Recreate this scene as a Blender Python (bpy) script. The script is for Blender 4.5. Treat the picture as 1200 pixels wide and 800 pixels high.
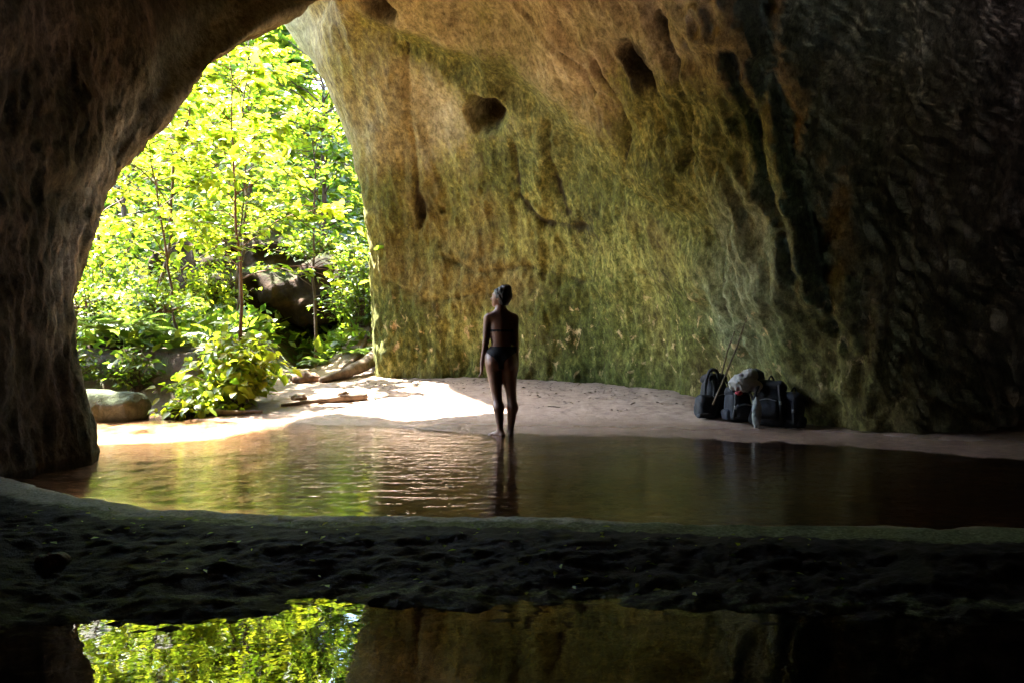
import bpy, math, random
import numpy as np
from mathutils import Vector, Matrix

R = math.radians
random.seed(7)
RNG = np.random.default_rng(11)
scene = bpy.context.scene
for o in list(bpy.data.objects):
    bpy.data.objects.remove(o)

# ------------------------------------------------------------------ camera, light
CAM_H, FPX, YH = 1.07, 1000.0, 395.0          # eye height, focal length and horizon row in the 1200 px photo
cam_data = bpy.data.cameras.new('camera')
cam = bpy.data.objects.new('camera', cam_data)
scene.collection.objects.link(cam)
cam.location = (0, 0, CAM_H)
cam.rotation_euler = (R(90), 0, 0)
cam_data.sensor_width = 36
cam_data.lens = FPX / 1200 * 36
cam_data.shift_y = -(400 - YH) / 1200
cam_data.clip_end = 500
cam_data.clip_start = 0.05
scene.camera = cam

SUN_DIR = Vector((-0.42, 0.33, 0.85)).normalized()     # towards the sun
world = bpy.data.worlds.new('World')
scene.world = world
world.use_nodes = True
wn = world.node_tree
bg = wn.nodes['Background']
sky = wn.nodes.new('ShaderNodeTexSky')
sky.sky_type = 'NISHITA'
sky.sun_disc = False
sky.sun_elevation = math.asin(SUN_DIR.z)
sky.sun_rotation = math.atan2(SUN_DIR.x, SUN_DIR.y)
wn.links.new(sky.outputs[0], bg.inputs[0])
bg.inputs[1].default_value = 0.15
sun_data = bpy.data.lights.new('sun', 'SUN')
sun_data.energy = 4.4
sun_data.angle = R(1.0)
sun_data.color = (1.0, 0.94, 0.84)
sun = bpy.data.objects.new('sun', sun_data)
scene.collection.objects.link(sun)
sun.location = (-20, 10, 30)
sun.rotation_euler = SUN_DIR.to_track_quat('Z', 'Y').to_euler()

scene.view_settings.view_transform = 'Standard'
scene.view_settings.look = 'None'
scene.view_settings.gamma = 1
scene.view_settings.use_curve_mapping = False
scene.view_settings.exposure = 5.3
cy = scene.cycles
cy.max_bounces = 10
cy.diffuse_bounces = 8
cy.glossy_bounces = 4
cy.transmission_bounces = 6
cy.transparent_max_bounces = 16
cy.caustics_reflective = False
cy.caustics_refractive = False
cy.use_denoising = True
cy.use_adaptive_sampling = False
cy.denoising_prefilter = 'ACCURATE'

COL = scene.collection

# ------------------------------------------------------------------ helpers
def tag(o, label=None, cat=None, group=None, kind=None):
    if label: o['label'] = label
    if cat: o['category'] = cat
    if group: o['group'] = group
    if kind: o['kind'] = kind
    return o

def empty(name, loc=(0, 0, 0), rz=0.0):
    o = bpy.data.objects.new(name, None)
    o.empty_display_size = 0.1
    COL.objects.link(o)
    o.location = loc
    o.rotation_euler = (0, 0, rz)
    return o

def mesh_obj(name, V, F, mat, parent=None, smooth=True, attrs=None):
    """V (n,3); F: list of index arrays (m,k) or one array."""
    V = np.asarray(V, dtype=np.float32)
    if isinstance(F, np.ndarray): F = [F]
    me = bpy.data.meshes.new(name)
    me.vertices.add(len(V)); me.vertices.foreach_set('co', V.ravel())
    loops = np.concatenate([f.ravel() for f in F]).astype(np.int32)
    tot = np.concatenate([np.full(len(f), f.shape[1], np.int32) for f in F])
    start = np.concatenate([[0], np.cumsum(tot)[:-1]]).astype(np.int32)
    me.loops.add(len(loops)); me.loops.foreach_set('vertex_index', loops)
    me.polygons.add(len(tot)); me.polygons.foreach_set('loop_start', start)
    me.polygons.foreach_set('use_smooth', np.full(len(tot), smooth))
    me.update(calc_edges=True)
    if attrs:
        for k, a in attrs.items():
            at = me.attributes.new(k, 'FLOAT', 'POINT')
            at.data.foreach_set('value', np.asarray(a, np.float32))
    me.materials.append(mat)
    o = bpy.data.objects.new(name, me)
    COL.objects.link(o)
    if parent: o.parent = parent
    return o

_perm = np.random.default_rng(3).permutation(256)
_perm = np.concatenate([_perm, _perm]).astype(np.int32)
_g = np.random.default_rng(4).normal(size=(256, 3)); _g /= np.linalg.norm(_g, axis=1)[:, None]
def perlin(p):
    p = np.asarray(p, dtype=np.float64)
    i = np.floor(p).astype(np.int64); f = p - i
    i &= 255
    u = f * f * f * (f * (f * 6 - 15) + 10)
    res = 0
    for dx in (0, 1):
        wx = u[:, 0] if dx else 1 - u[:, 0]
        a = _perm[(i[:, 0] + dx) & 255]
        for dy in (0, 1):
            wy = u[:, 1] if dy else 1 - u[:, 1]
            b = _perm[(a + i[:, 1] + dy) & 255]
            for dz in (0, 1):
                wz = u[:, 2] if dz else 1 - u[:, 2]
                g = _g[_perm[(b + i[:, 2] + dz) & 255]]
                d = g[:, 0] * (f[:, 0] - dx) + g[:, 1] * (f[:, 1] - dy) + g[:, 2] * (f[:, 2] - dz)
                res = res + wx * wy * wz * d
    return res * 1.6
def fbm(p, oct=4, lac=2.03, gain=0.5):
    p = np.asarray(p, float); r = 0; a = 1.0
    for k in range(oct):
        r = r + a * perlin(p + 17.3 * k); p = p * lac; a *= gain
    return r
def sstep(a, b, x):
    t = np.clip((x - a) / (b - a), 0, 1); return t * t * (3 - 2 * t)

def surface_nets(f, org, h):
    s = f < 0
    nx, ny, nz = f.shape
    cnt = np.zeros((nx-1, ny-1, nz-1), np.int8)
    for a in (0, 1):
        for b in (0, 1):
            for c in (0, 1):
                cnt += s[a:nx-1+a, b:ny-1+b, c:nz-1+c]
    act = (cnt > 0) & (cnt < 8)
    I, J, K = np.nonzero(act)
    idx = np.full(act.shape, -1, np.int64); idx[I, J, K] = np.arange(len(I))
    acc = np.zeros((len(I), 3)); n = np.zeros(len(I))
    cs = [(a, b, c) for a in (0, 1) for b in (0, 1) for c in (0, 1)]
    for A in cs:
        for ax in range(3):
            if A[ax]: continue
            B = list(A); B[ax] = 1
            fa = f[I+A[0], J+A[1], K+A[2]]; fb = f[I+B[0], J+B[1], K+B[2]]
            m = (fa < 0) != (fb < 0)
            t = np.where(m, fa / np.where(m, fa - fb, 1), 0)
            q = np.tile(np.array(A, float), (len(I), 1)); q[:, ax] += t
            acc += q * m[:, None]; n += m
    V = (acc / n[:, None] + np.stack([I, J, K], 1)) * h + np.array(org)
    Q = []
    def quads(ax):
        sl0 = [slice(None)]*3; sl1 = [slice(None)]*3
        sl0[ax] = slice(0, -1); sl1[ax] = slice(1, None)
        a = s[tuple(sl0)]; b = s[tuple(sl1)]
        E = np.argwhere(a != b)
        o1, o2 = [(1, 2), (2, 0), (0, 1)][ax]
        E = E[(E[:, o1] > 0) & (E[:, o2] > 0) & (E[:, o1] < f.shape[o1]-1) & (E[:, o2] < f.shape[o2]-1)]
        flip = a[tuple(E.T)]
        def c(d1, d2):
            e = E.copy(); e[:, o1] -= d1; e[:, o2] -= d2; return idx[tuple(e.T)]
        q = np.stack([c(1, 1), c(0, 1), c(0, 0), c(1, 0)], 1)
        q[~flip] = q[~flip][:, ::-1]
        Q.append(q)
    for ax in range(3): quads(ax)
    return V, np.concatenate(Q)

def grid(lo, hi, h):
    lo = np.array(lo, float); hi = np.array(hi, float)
    n = np.ceil((hi - lo) / h).astype(int) + 1
    ax = [lo[k] + h * np.arange(n[k]) for k in range(3)]
    X, Y, Z = np.meshgrid(*ax, indexing='ij')
    return np.stack([X, Y, Z], -1)

def smin(a, b, k):
    h = np.clip(0.5 + 0.5 * (b - a) / k, 0, 1)
    return b * (1 - h) + a * h - k * h * (1 - h)
def sd_ell(P, c, r):
    q = (P - np.array(c)); r = np.array(r)
    k0 = np.linalg.norm(q / r, axis=-1); k1 = np.linalg.norm(q / (r * r), axis=-1) + 1e-9
    return k0 * (k0 - 1) / k1
def sd_cone(P, a, b, r1, r2):
    a = np.array(a, float); b = np.array(b, float); d = b - a
    t = np.clip(((P - a) @ d) / (d @ d), 0, 1)
    return np.linalg.norm(P - a - t[..., None] * d, axis=-1) - (r1 + (r2 - r1) * t)
def sd_rbox(P, c, b, r):
    q = np.abs(P - np.array(c)) - (np.array(b) - r)
    return np.linalg.norm(np.maximum(q, 0), axis=-1) + np.minimum(q.max(-1), 0) - r
def rotz(P, c, a):
    c = np.array(c); q = P - c; ca, sa = math.cos(a), math.sin(a)
    return np.stack([q[..., 0]*ca + q[..., 1]*sa, -q[..., 0]*sa + q[..., 1]*ca, q[..., 2]], -1)
def rotax(P, c, M):
    return (P - np.array(c)) @ np.array(M.to_3x3())          # world -> local for a rotation M

def sdf_obj(name, fn, lo, hi, h, mat, parent=None):
    G = grid(lo, hi, h)
    f = fn(G)
    f = np.where(np.abs(f) < 1e-9, 1e-9, f)
    V, F = surface_nets(f, lo, h)
    return mesh_obj(name, V, F, mat, parent)

def tube(pts, rad, n=6, cap=True):
    pts = np.array(pts, float); rad = np.broadcast_to(np.array(rad, float), (len(pts),))
    T = np.gradient(pts, axis=0); T /= np.linalg.norm(T, axis=1)[:, None] + 1e-9
    V = []; up = np.array([0.31, 0.21, 0.93])
    for p, t, r in zip(pts, T, rad):
        u = np.cross(t, up); 
        if np.linalg.norm(u) < 0.05: u = np.cross(t, [1, 0, 0])
        u /= np.linalg.norm(u); w = np.cross(t, u)
        for k in range(n):
            a = 2 * math.pi * k / n
            V.append(p + r * (math.cos(a) * u + math.sin(a) * w))
    F = []
    for i in range(len(pts) - 1):
        for k in range(n):
            F.append((i*n+k, i*n+(k+1) % n, (i+1)*n+(k+1) % n, (i+1)*n+k))
    V = np.array(V); F = np.array(F)
    if cap:
        m = len(V); V = np.vstack([V, pts[0], pts[-1]]); L = (len(pts)-1)*n
        T1 = np.array([(m, (k+1) % n, k, k) for k in range(n)])[:, :3]
        T2 = np.array([(m+1, L+k, L+(k+1) % n) for k in range(n)])
        return V, [F, np.vstack([T1, T2])]
    return V, [F]
def join(parts):
    Vs = []; Fd = {}; off = 0
    for V, F in parts:
        if isinstance(F, np.ndarray): F = [F]
        for f in F:
            Fd.setdefault(f.shape[1], []).append(f + off)
        Vs.append(V); off += len(V)
    return np.vstack(Vs), [np.vstack(v) for v in Fd.values()]
def arc(p0, p1, p2, n=8):
    t = np.linspace(0, 1, n)[:, None]; p0, p1, p2 = map(np.array, (p0, p1, p2))
    return (1-t)**2*p0 + 2*t*(1-t)*p1 + t*t*p2

# ------------------------------------------------------------------ materials
class NT:
    def __init__(self, name):
        self.m = bpy.data.materials.new(name); self.m.use_nodes = True
        self.t = self.m.node_tree; self.n = self.t.nodes; self.l = self.t.links
        self.b = self.n['Principled BSDF']; self.out = self.n['Material Output']
    def node(self, typ, **kw):
        x = self.n.new(typ)
        for k, v in kw.items():
            if k.startswith('_'): setattr(x, k[1:], v)
            else: self.put(x.inputs[k.replace('__', ' ')], v)
        return x
    def put(self, inp, v):
        if isinstance(v, bpy.types.NodeSocket): self.l.new(v, inp)
        else: inp.default_value = v
    def pos(self): return self.node('ShaderNodeNewGeometry').outputs['Position']
    def scale(self, vec, s):
        x = self.node('ShaderNodeMapping'); self.l.new(vec, x.inputs[0]); x.inputs['Scale'].default_value = s
        return x.outputs[0]
    def noise(self, vec, sc, det=5, rough=0.6, dist=0.0):
        x = self.node('ShaderNodeTexNoise'); self.l.new(vec, x.inputs['Vector'])
        x.inputs['Scale'].default_value = sc; x.inputs['Detail'].default_value = det
        x.inputs['Roughness'].default_value = rough; x.inputs['Distortion'].default_value = dist
        return x.outputs['Fac']
    def ramp(self, fac, stops, interp='LINEAR'):
        x = self.node('ShaderNodeValToRGB'); self.l.new(fac, x.inputs[0]); x.color_ramp.interpolation = interp
        e = x.color_ramp.elements
        while len(e) < len(stops): e.new(0.5)
        for k, (p, c) in enumerate(stops):
            e[k].position = p
            e[k].color = (c, c, c, 1) if isinstance(c, (int, float)) else (*c, 1)
        return x.outputs[0]
    def mix(self, fac, a, b, mode='MIX'):
        x = self.node('ShaderNodeMix', _data_type='RGBA', _blend_type=mode)
        self.put(x.inputs[0], fac)
        for i, v in ((6, a), (7, b)):
            self.put(x.inputs[i], (*v, 1) if isinstance(v, tuple) and len(v) == 3 else v)
        return x.outputs[2]
    def math(self, op, a, b=0.5, clamp=False):
        x = self.node('ShaderNodeMath', _operation=op, _use_clamp=clamp); self.put(x.inputs[0], a); self.put(x.inputs[1], b)
        return x.outputs[0]
    def attr(self, name): return self.node('ShaderNodeAttribute', _attribute_name=name).outputs['Fac']
    def bump(self, hgt, strength, dist, normal=None):
        x = self.node('ShaderNodeBump'); self.l.new(hgt, x.inputs['Height'])
        x.inputs['Strength'].default_value = strength; x.inputs['Distance'].default_value = dist
        if normal is not None: self.l.new(normal, x.inputs['Normal'])
        return x.outputs[0]
    def done(self, col=None, rough=None, normal=None, spec=None):
        if col is not None: self.put(self.b.inputs['Base Color'], (*col, 1) if isinstance(col, tuple) else col)
        if rough is not None: self.put(self.b.inputs['Roughness'], rough)
        if normal is not None: self.l.new(normal, self.b.inputs['Normal'])
        if spec is not None: self.put(self.b.inputs['Specular IOR Level'], spec)
        return self.m

def mat_simple(name, c1, c2, sc=8.0, rough=0.8, bump=0.3, bd=0.01, stretch=(1, 1, 1), spec=0.3):
    t = NT(name); p = t.scale(t.node('ShaderNodeTexCoord').outputs['Object'], stretch)
    n = t.noise(p, sc, 6, 0.65)
    col = t.ramp(n, [(0.3, c1), (0.7, c2)])
    n2 = t.noise(p, sc * 4, 5, 0.7)
    return t.done(col, rough, t.bump(n2, bump, bd), spec)

def mat_cave():
    t = NT('cave_rock'); p = t.pos()
    st = t.scale(p, (1, 1, 0.45))
    n_big = t.noise(p, 0.7, 6, 0.6, 0.3)
    n_mid = t.noise(t.scale(p, (1, 1, 0.5)), 2.4, 7, 0.68, 0.4)
    n_str = t.noise(st, 7.0, 9, 0.75, 0.3)
    n_fin = t.noise(t.scale(p, (1, 1, 0.5)), 16, 6, 0.75)
    # bare sandstone: dark brown to ochre
    rock = t.ramp(n_mid, [(0.28, (0.014, 0.010, 0.008)), (0.5, (0.065, 0.042, 0.028)), (0.72, (0.20, 0.135, 0.09))])
    och = t.ramp(n_str, [(0.32, (0.036, 0.027, 0.008)), (0.5, (0.155, 0.125, 0.037)), (0.68, (0.36, 0.30, 0.115))])
    col = t.mix(t.attr('ochre'), rock, och)
    # pale smooth roof, and light painted on the left lip
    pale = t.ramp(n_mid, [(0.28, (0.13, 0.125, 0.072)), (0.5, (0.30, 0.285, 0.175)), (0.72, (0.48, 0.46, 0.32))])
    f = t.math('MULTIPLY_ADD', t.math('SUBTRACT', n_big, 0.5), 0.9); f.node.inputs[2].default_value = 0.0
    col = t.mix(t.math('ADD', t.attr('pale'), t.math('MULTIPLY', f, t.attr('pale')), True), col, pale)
    pink = t.ramp(n_mid, [(0.3, (0.21, 0.14, 0.085)), (0.7, (0.42, 0.31, 0.21))])
    col = t.mix(t.attr('pink'), col, pink)
    col = t.mix(t.math('MULTIPLY', t.attr('lip'), 0.85), col, t.ramp(n_mid, [(0.3, (0.34, 0.31, 0.24)), (0.65, (0.62, 0.58, 0.48))]))  # painted light brightens the left lip
    # algae and moss
    ms = t.math('ADD', t.math('MULTIPLY', n_str, 0.55), t.math('MULTIPLY', n_mid, 0.45))
    mk = t.math('ADD', ms, t.math('SUBTRACT', t.attr('moss'), 0.5))
    mk = t.math('ADD', mk, t.math('MULTIPLY', t.math('SUBTRACT', n_fin, 0.5), 0.35))
    mk = t.ramp(mk, [(0.46, 0.0), (0.72, 0.92)])
    moss = t.ramp(t.math('ADD', t.math('MULTIPLY', n_fin, 0.6), t.math('MULTIPLY', n_big, 0.4)), [(0.36, (0.016, 0.024, 0.006)), (0.5, (0.082, 0.095, 0.020)), (0.62, (0.26, 0.25, 0.068))])
    col = t.mix(mk, col, moss)
    mint = t.ramp(n_str, [(0.35, (0.10, 0.125, 0.06)), (0.7, (0.42, 0.45, 0.27))])
    mm = t.math('MULTIPLY', t.attr('mint'), t.ramp(n_fin, [(0.25, 0.2), (0.6, 1.0)]))
    col = t.mix(mm, col, mint)
    # black mineral stains, shade painted on the far right wall, darker pits and cracks
    bk = t.math('ADD', t.math('MULTIPLY', n_str, 0.8), t.math('SUBTRACT', t.attr('stain_shade'), 0.3))
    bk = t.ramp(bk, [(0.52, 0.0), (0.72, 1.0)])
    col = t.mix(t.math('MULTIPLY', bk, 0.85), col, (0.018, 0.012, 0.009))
    # flaked pale spots near the foot of the wall
    sp = t.ramp(t.noise(t.scale(p, (1, 1, 0.7)), 6.5, 4, 0.62, 0.5), [(0.60, 0.0), (0.66, 1.0)])
    # dark crevices and pores break up every surface
    cr = t.ramp(t.noise(t.scale(p, (1, 1, 0.65)), 9, 9, 0.8, 0.15), [(0.30, 0.75), (0.46, 0.0)])
    col = t.mix(cr, col, t.mix(0.8, col, (0.012, 0.009, 0.006)))
    col = t.mix(t.math('MULTIPLY', sp, t.attr('flake')), col, (0.50, 0.37, 0.18))
    gr = t.noise(t.scale(p, (1, 1, 0.75)), 12, 12, 0.86, 0.0)
    col = t.mix(1.0, col, t.ramp(gr, [(0.33, (0.16, 0.14, 0.12)), (0.47, (0.72, 0.70, 0.66)), (0.55, (1.15, 1.15, 1.12)), (0.68, (1.7, 1.65, 1.5))]), 'MULTIPLY')
    h = t.math('ADD', t.math('MULTIPLY', n_str, 0.45), t.math('MULTIPLY', gr, 1.0))
    nb = t.bump(h, 0.8, 0.05)
    nb = t.bump(t.noise(p, 34, 8, 0.78), 0.8, 0.02, nb)
    return t.done(col, 0.92, nb, 0.10)

def mat_ground():
    t = NT('ground_soil'); p = t.pos()
    n1 = t.noise(p, 1.1, 6, 0.62, 0.2); n2 = t.noise(p, 7, 6, 0.7); n3 = t.noise(p, 42, 5, 0.75)
    sand = t.ramp(n2, [(0.28, (0.19, 0.125, 0.085)), (0.5, (0.33, 0.225, 0.16)), (0.75, (0.46, 0.335, 0.245))])
    # small litter and grit specks on the sand
    g = t.ramp(n3, [(0.34, 1.0), (0.42, 0.0)])
    sand = t.mix(t.math('MULTIPLY', g, t.ramp(n1, [(0.42, 0.0), (0.6, 0.8)])), sand, (0.07, 0.045, 0.028))
    wet = t.attr('wet')
    sand = t.mix(t.math('MULTIPLY', wet, 0.55), sand, (0.15, 0.075, 0.045))
    soil = t.ramp(n2, [(0.3, (0.022, 0.014, 0.008)), (0.55, (0.075, 0.045, 0.022)), (0.8, (0.16, 0.10, 0.05))])
    gm = t.ramp(t.noise(p, 2.3, 6, 0.7), [(0.45, 0.0), (0.6, 1.0)])
    soil = t.mix(t.math('MULTIPLY', gm, 0.9), soil, (0.05, 0.075, 0.015))
    col = t.mix(t.attr('soil'), sand, soil)
    # sill: dark wet stone, moss on the raised lumps
    stone = t.ramp(n2, [(0.3, (0.006, 0.005, 0.004)), (0.7, (0.026, 0.021, 0.016))])
    sm = t.math('ADD', t.math('MULTIPLY', t.attr('mossy'), 0.8), t.math('MULTIPLY', t.math('SUBTRACT', t.noise(t.scale(p, (0.6, 1.2, 1)), 9, 6, 0.7), 0.5), 1.3))
    moss = t.ramp(n3, [(0.3, (0.035, 0.042, 0.015)), (0.5, (0.10, 0.115, 0.05)), (0.72, (0.25, 0.265, 0.15))])
    stone = t.mix(t.ramp(sm, [(0.36, 0.0), (0.56, 1.0)]), stone, moss)
    rim = t.ramp(t.math('ADD', t.attr('rim'), t.math('MULTIPLY', t.math('SUBTRACT', n2, 0.5), 0.9)), [(0.45, 0.0), (0.75, 1.0)])
    stone = t.mix(rim, stone, t.ramp(n3, [(0.3, (0.12, 0.115, 0.10)), (0.65, (0.46, 0.45, 0.40))]))
    col = t.mix(t.attr('stone'), col, stone)
    # bed of the pools
    bed = t.ramp(n2, [(0.3, (0.29, 0.18, 0.11)), (0.7, (0.48, 0.325, 0.205))])
    col = t.mix(t.attr('bed'), col, bed)
    nb = t.bump(n2, 0.6, 0.04); nb = t.bump(n3, 0.9, 0.02, nb)
    ro = t.math('SUBTRACT', 0.9, t.math('MULTIPLY', t.math('MAXIMUM', wet, t.math('MULTIPLY', t.attr('stone'), 0.22)), 0.72))
    return t.done(col, ro, nb, t.math('SUBTRACT', 0.45, t.math('MULTIPLY', t.attr('stone'), 0.35)))

def mat_water(name, tint, bsc, bstr, stretch, rough=0.02, detail=3):
    t = NT(name); p = t.scale(t.pos(), stretch)
    n = t.noise(p, bsc, detail, 0.55, 0.4)
    nb = t.bump(n, bstr, 0.02)
    nb = t.bump(t.noise(t.scale(t.pos(), stretch), bsc * 4.5, 2, 0.5, 0.2), bstr * 0.35, 0.008, nb)
    fr = t.node('ShaderNodeFresnel'); fr.inputs['IOR'].default_value = 1.333; t.l.new(nb, fr.inputs['Normal'])
    gl = t.node('ShaderNodeBsdfGlossy'); gl.inputs['Roughness'].default_value = rough; t.l.new(nb, gl.inputs['Normal'])
    tr = t.node('ShaderNodeBsdfTransparent'); tr.inputs[0].default_value = (*tint, 1)
    mx = t.node('ShaderNodeMixShader'); t.l.new(fr.outputs[0], mx.inputs[0]); t.l.new(tr.outputs[0], mx.inputs[1]); t.l.new(gl.outputs[0], mx.inputs[2])
    t.l.new(mx.outputs[0], t.out.inputs['Surface'])
    return t.m

def mat_leaf(name, c1, c2, c3, trans=0.5, per_object=False, rough=0.45):
    t = NT(name)
    if per_object: rnd = t.node('ShaderNodeObjectInfo').outputs['Random']
    else: rnd = t.node('ShaderNodeNewGeometry').outputs['Random Per Island']
    col = t.ramp(rnd, [(0.0, c1), (0.5, c2), (1.0, c3)])
    n = t.noise(t.pos(), 9, 3, 0.5)
    col = t.mix(t.ramp(n, [(0.35, 0.35), (0.6, 0.0)]), col, c1)
    t.put(t.b.inputs['Base Color'], col); t.b.inputs['Roughness'].default_value = rough
    t.b.inputs['Specular IOR Level'].default_value = 0.4
    tl = t.node('ShaderNodeBsdfTranslucent')
    br = t.mix(1.0, col, (1.0, 1.0, 0.45), 'MULTIPLY')
    hs = t.node('ShaderNodeHueSaturation'); t.l.new(br, hs.inputs['Color']); hs.inputs['Value'].default_value = 2.3
    t.l.new(hs.outputs[0], tl.inputs[0])
    mx = t.node('ShaderNodeMixShader'); mx.inputs[0].default_value = trans
    t.l.new(t.b.outputs[0], mx.inputs[1]); t.l.new(tl.outputs[0], mx.inputs[2])
    t.l.new(mx.outputs[0], t.out.inputs['Surface'])
    return t.m

M = {}
M['cave'] = mat_cave()
M['ground'] = mat_ground()
M['water_up'] = mat_water('rippled_stream_water', (0.95, 0.85, 0.70), 4.6, 0.42, (0.6, 1.9, 1))
M['water_low'] = mat_water('still_pool_water', (0.62, 0.55, 0.40), 3.0, 0.13, (1.0, 0.9, 1), 0.01, 2)
M['leaf_bright'] = mat_leaf('leaf_bright', (0.06, 0.105, 0.010), (0.13, 0.165, 0.015), (0.22, 0.215, 0.022), 0.6)
M['leaf_bright_single'] = mat_leaf('leaf_bright_single', (0.06, 0.11, 0.008), (0.135, 0.17, 0.011), (0.21, 0.205, 0.016), 0.58, True)
M['leaf_mid'] = mat_leaf('leaf_mid', (0.03, 0.065, 0.009), (0.07, 0.11, 0.012), (0.13, 0.145, 0.018), 0.5)
M['leaf_dark'] = mat_leaf('leaf_dark', (0.018, 0.045, 0.009), (0.035, 0.075, 0.014), (0.06, 0.10, 0.02), 0.35)
M['fern'] = mat_leaf('fern_green', (0.05, 0.085, 0.02), (0.08, 0.12, 0.03), (0.12, 0.15, 0.05), 0.4, True, 0.3)
M['bark'] = mat_simple('bark', (0.03, 0.018, 0.010), (0.11, 0.07, 0.045), 14, 0.9, 0.6, 0.01, (1, 1, 0.25))
M['bark_red'] = mat_simple('bark_reddish', (0.06, 0.022, 0.012), (0.16, 0.075, 0.045), 14, 0.85, 0.5, 0.008, (1, 1, 0.25))
M['dead_wood'] = mat_simple('dead_wood', (0.05, 0.032, 0.02), (0.22, 0.16, 0.11), 10, 0.9, 0.6, 0.01)

# ------------------------------------------------------------------ the cave shell
ZL = [-0.8, 0.0, 0.9, 1.9, 3.0, 4.2, 5.2, 6.0, 6.5, 6.8]
FIN = [0, 0, 0, 0.02, 0.06, 0.15, 0.30, 0.52, 0.75, 0.95]
CEN = (0.5, 6.0)
def gen(x, y, k=1.0):
    return [(x + (CEN[0]-x)*f*k, y + (CEN[1]-y)*f*k, z) for f, z in zip(FIN, ZL)]
def ray(pxs, ds, n=9):
    pts = []
    for j in range(n):
        d = ds[min(j, len(ds)-1)]; px = pxs[min(j, len(pxs)-1)]
        pts.append(((px-600)/FPX*d, d, ZL[j]))
    x, y, z = pts[-1]
    pts.append((CEN[0] + (x-CEN[0])*0.1, CEN[1] + (y-CEN[1])*0.1, ZL[9]))
    return pts
tipx = [107, 107, 84, 95, 165, 245, 315, 385, 440]
tipd = [8.0, 8.0, 8.0, 8.2, 9.0, 10.1, 11.2, 12.3, 13.0]
inx = [72, 72, 62, 72, 136, 205, 270, 330, 390]
rtx = [440, 440, 441, 440, 432, 414, 394, 377, 392]
rtd = [15, 15, 15, 15, 15, 15, 14.8, 14.4, 13.6]
zo = [-0.8, 0, 0.9, 1.9, 3.0, 4.2, 5.2, 6.2, 7.3, 9.5]
def outer(xs, ys): return [(xs[min(j, len(xs)-1)], ys[min(j, len(ys)-1)], zo[j]) for j in range(10)]
c15x = [965, 965, 930, 885, 848, 800, 765, 720, 680]
c15d = [9.75, 9.75, 9.75, 9.65, 9.5, 9.2, 8.6, 7.8, 7.0]
ctrl = [
    outer([-22], [2, 2, 2, 2.5, 3, 3.5, 4, 5, 6, 7]),
    outer([-8], [7.2, 7.2, 7.2, 7.6, 8.2, 9.2, 10, 11, 12, 13]),
    outer([-4.9, -4.9, -5.0, -5.0, -4.9, -4.7, -4.5, -4.5, -4.9, -5.6], [8.5, 8.5, 8.6, 8.8, 9.6, 10.7, 11.8, 12.8, 13.4, 13.8]),  # top levels pushed outward, out of view, to shade the opening
    ray(tipx, tipd),
    ray(inx, [d-0.42 for d in tipd]),
    ray([p-62 for p in inx], [d-1.25 for d in tipd]),
    [(-4.05 + 0.0*f, 4.6 + 0.35*f*6, z) if f < 0.4 else (CEN[0]+(-4.05-CEN[0])*(1-f), 5.3, z) for f, z in zip(FIN, ZL)],
    gen(-4.9, 1.0), gen(-5.2, -3), gen(-2.5, -7), gen(3, -8), gen(8, -5), gen(9.5, 0), gen(10.0, 6.0),
    gen(7.6, 10.2),
    ray([p+75 for p in c15x], [d-0.62 for d in c15d]),
    ray(c15x, c15d),
    ray([p-62 for p in c15x], [d+1.15 for d in c15d]),
    ray([812, 812, 800, 775, 745, 702, 668, 640, 620], [12, 12, 12, 12, 11.8, 11.2, 10.2, 9, 7.8]),
    ray([690, 690, 688, 680, 665, 642, 618, 598, 585], [13.4, 13.4, 13.4, 13.4, 13.2, 12.5, 11.4, 10.0, 8.6]),
    ray([560, 560, 560, 557, 550, 538, 524, 510, 500], [14.2, 14.2, 14.2, 14.2, 14.1, 13.6, 12.7, 11.5, 10.2]),
    ray([474, 474, 475, 475, 468, 451, 434, 420, 415], [14.65, 14.65, 14.65, 14.65, 14.6, 14.3, 13.8, 13.0, 12.0]),
    ray(rtx, rtd),
    outer([-2.25, -2.25, -2.25, -2.3, -2.4, -2.6, -2.9, -3.5, -4.5, -5.2], [16.6]*8 + [16.2, 15.8]),  # upper levels lean out unseen, added to keep sun off the arch top
    outer([-0.5], [21]), outer([8], [32]),
]
K = np.array(ctrl)                      # (ni, nl, 3)
ni, nl = K.shape[:2]
def hermite(K, ts, samples):
    """non-uniform Catmull-Rom along axis 0"""
    n = len(ts); dK = np.zeros_like(K)
    for i in range(n):
        a, b = max(i-1, 0), min(i+1, n-1)
        if 0 < i < n-1:
            h0, h1 = ts[i]-ts[i-1], ts[i+1]-ts[i]
            dK[i] = ((K[i]-K[i-1])/h0*h1 + (K[i+1]-K[i])/h1*h0) / (h0+h1)
        else:
            dK[i] = (K[b]-K[a])/(ts[b]-ts[a])
    out = []
    seg = np.clip(np.searchsorted(ts, samples, 'right')-1, 0, n-2)
    h = np.array(ts)[seg+1]-np.array(ts)[seg]
    u = (samples-np.array(ts)[seg])/h
    sh = (-1,) + (1,)*(K.ndim-1)
    u = u.reshape(sh); h = h.reshape(sh)
    return ((2*u**3-3*u**2+1)*K[seg] + (u**3-2*u**2+u)*h*dK[seg] + (-2*u**3+3*u**2)*K[seg+1] + (u**3-u**2)*h*dK[seg+1])
chord = np.linalg.norm(np.diff(K[:, :8], axis=0), axis=2).mean(1)
ts = np.concatenate([[0], np.cumsum(np.maximum(chord, 0.25)**0.75)])
dens = np.full(ni-1, 0.30)              # metres between samples
for a in (2, 3, 4): dens[a] = 0.03
dens[1] = 0.12; dens[5] = 0.05; dens[14] = 0.08; dens[15] = 0.04
for a in (16, 17, 18, 19, 20, 21): dens[a] = 0.032
dens[22] = 0.06
us = []
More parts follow.
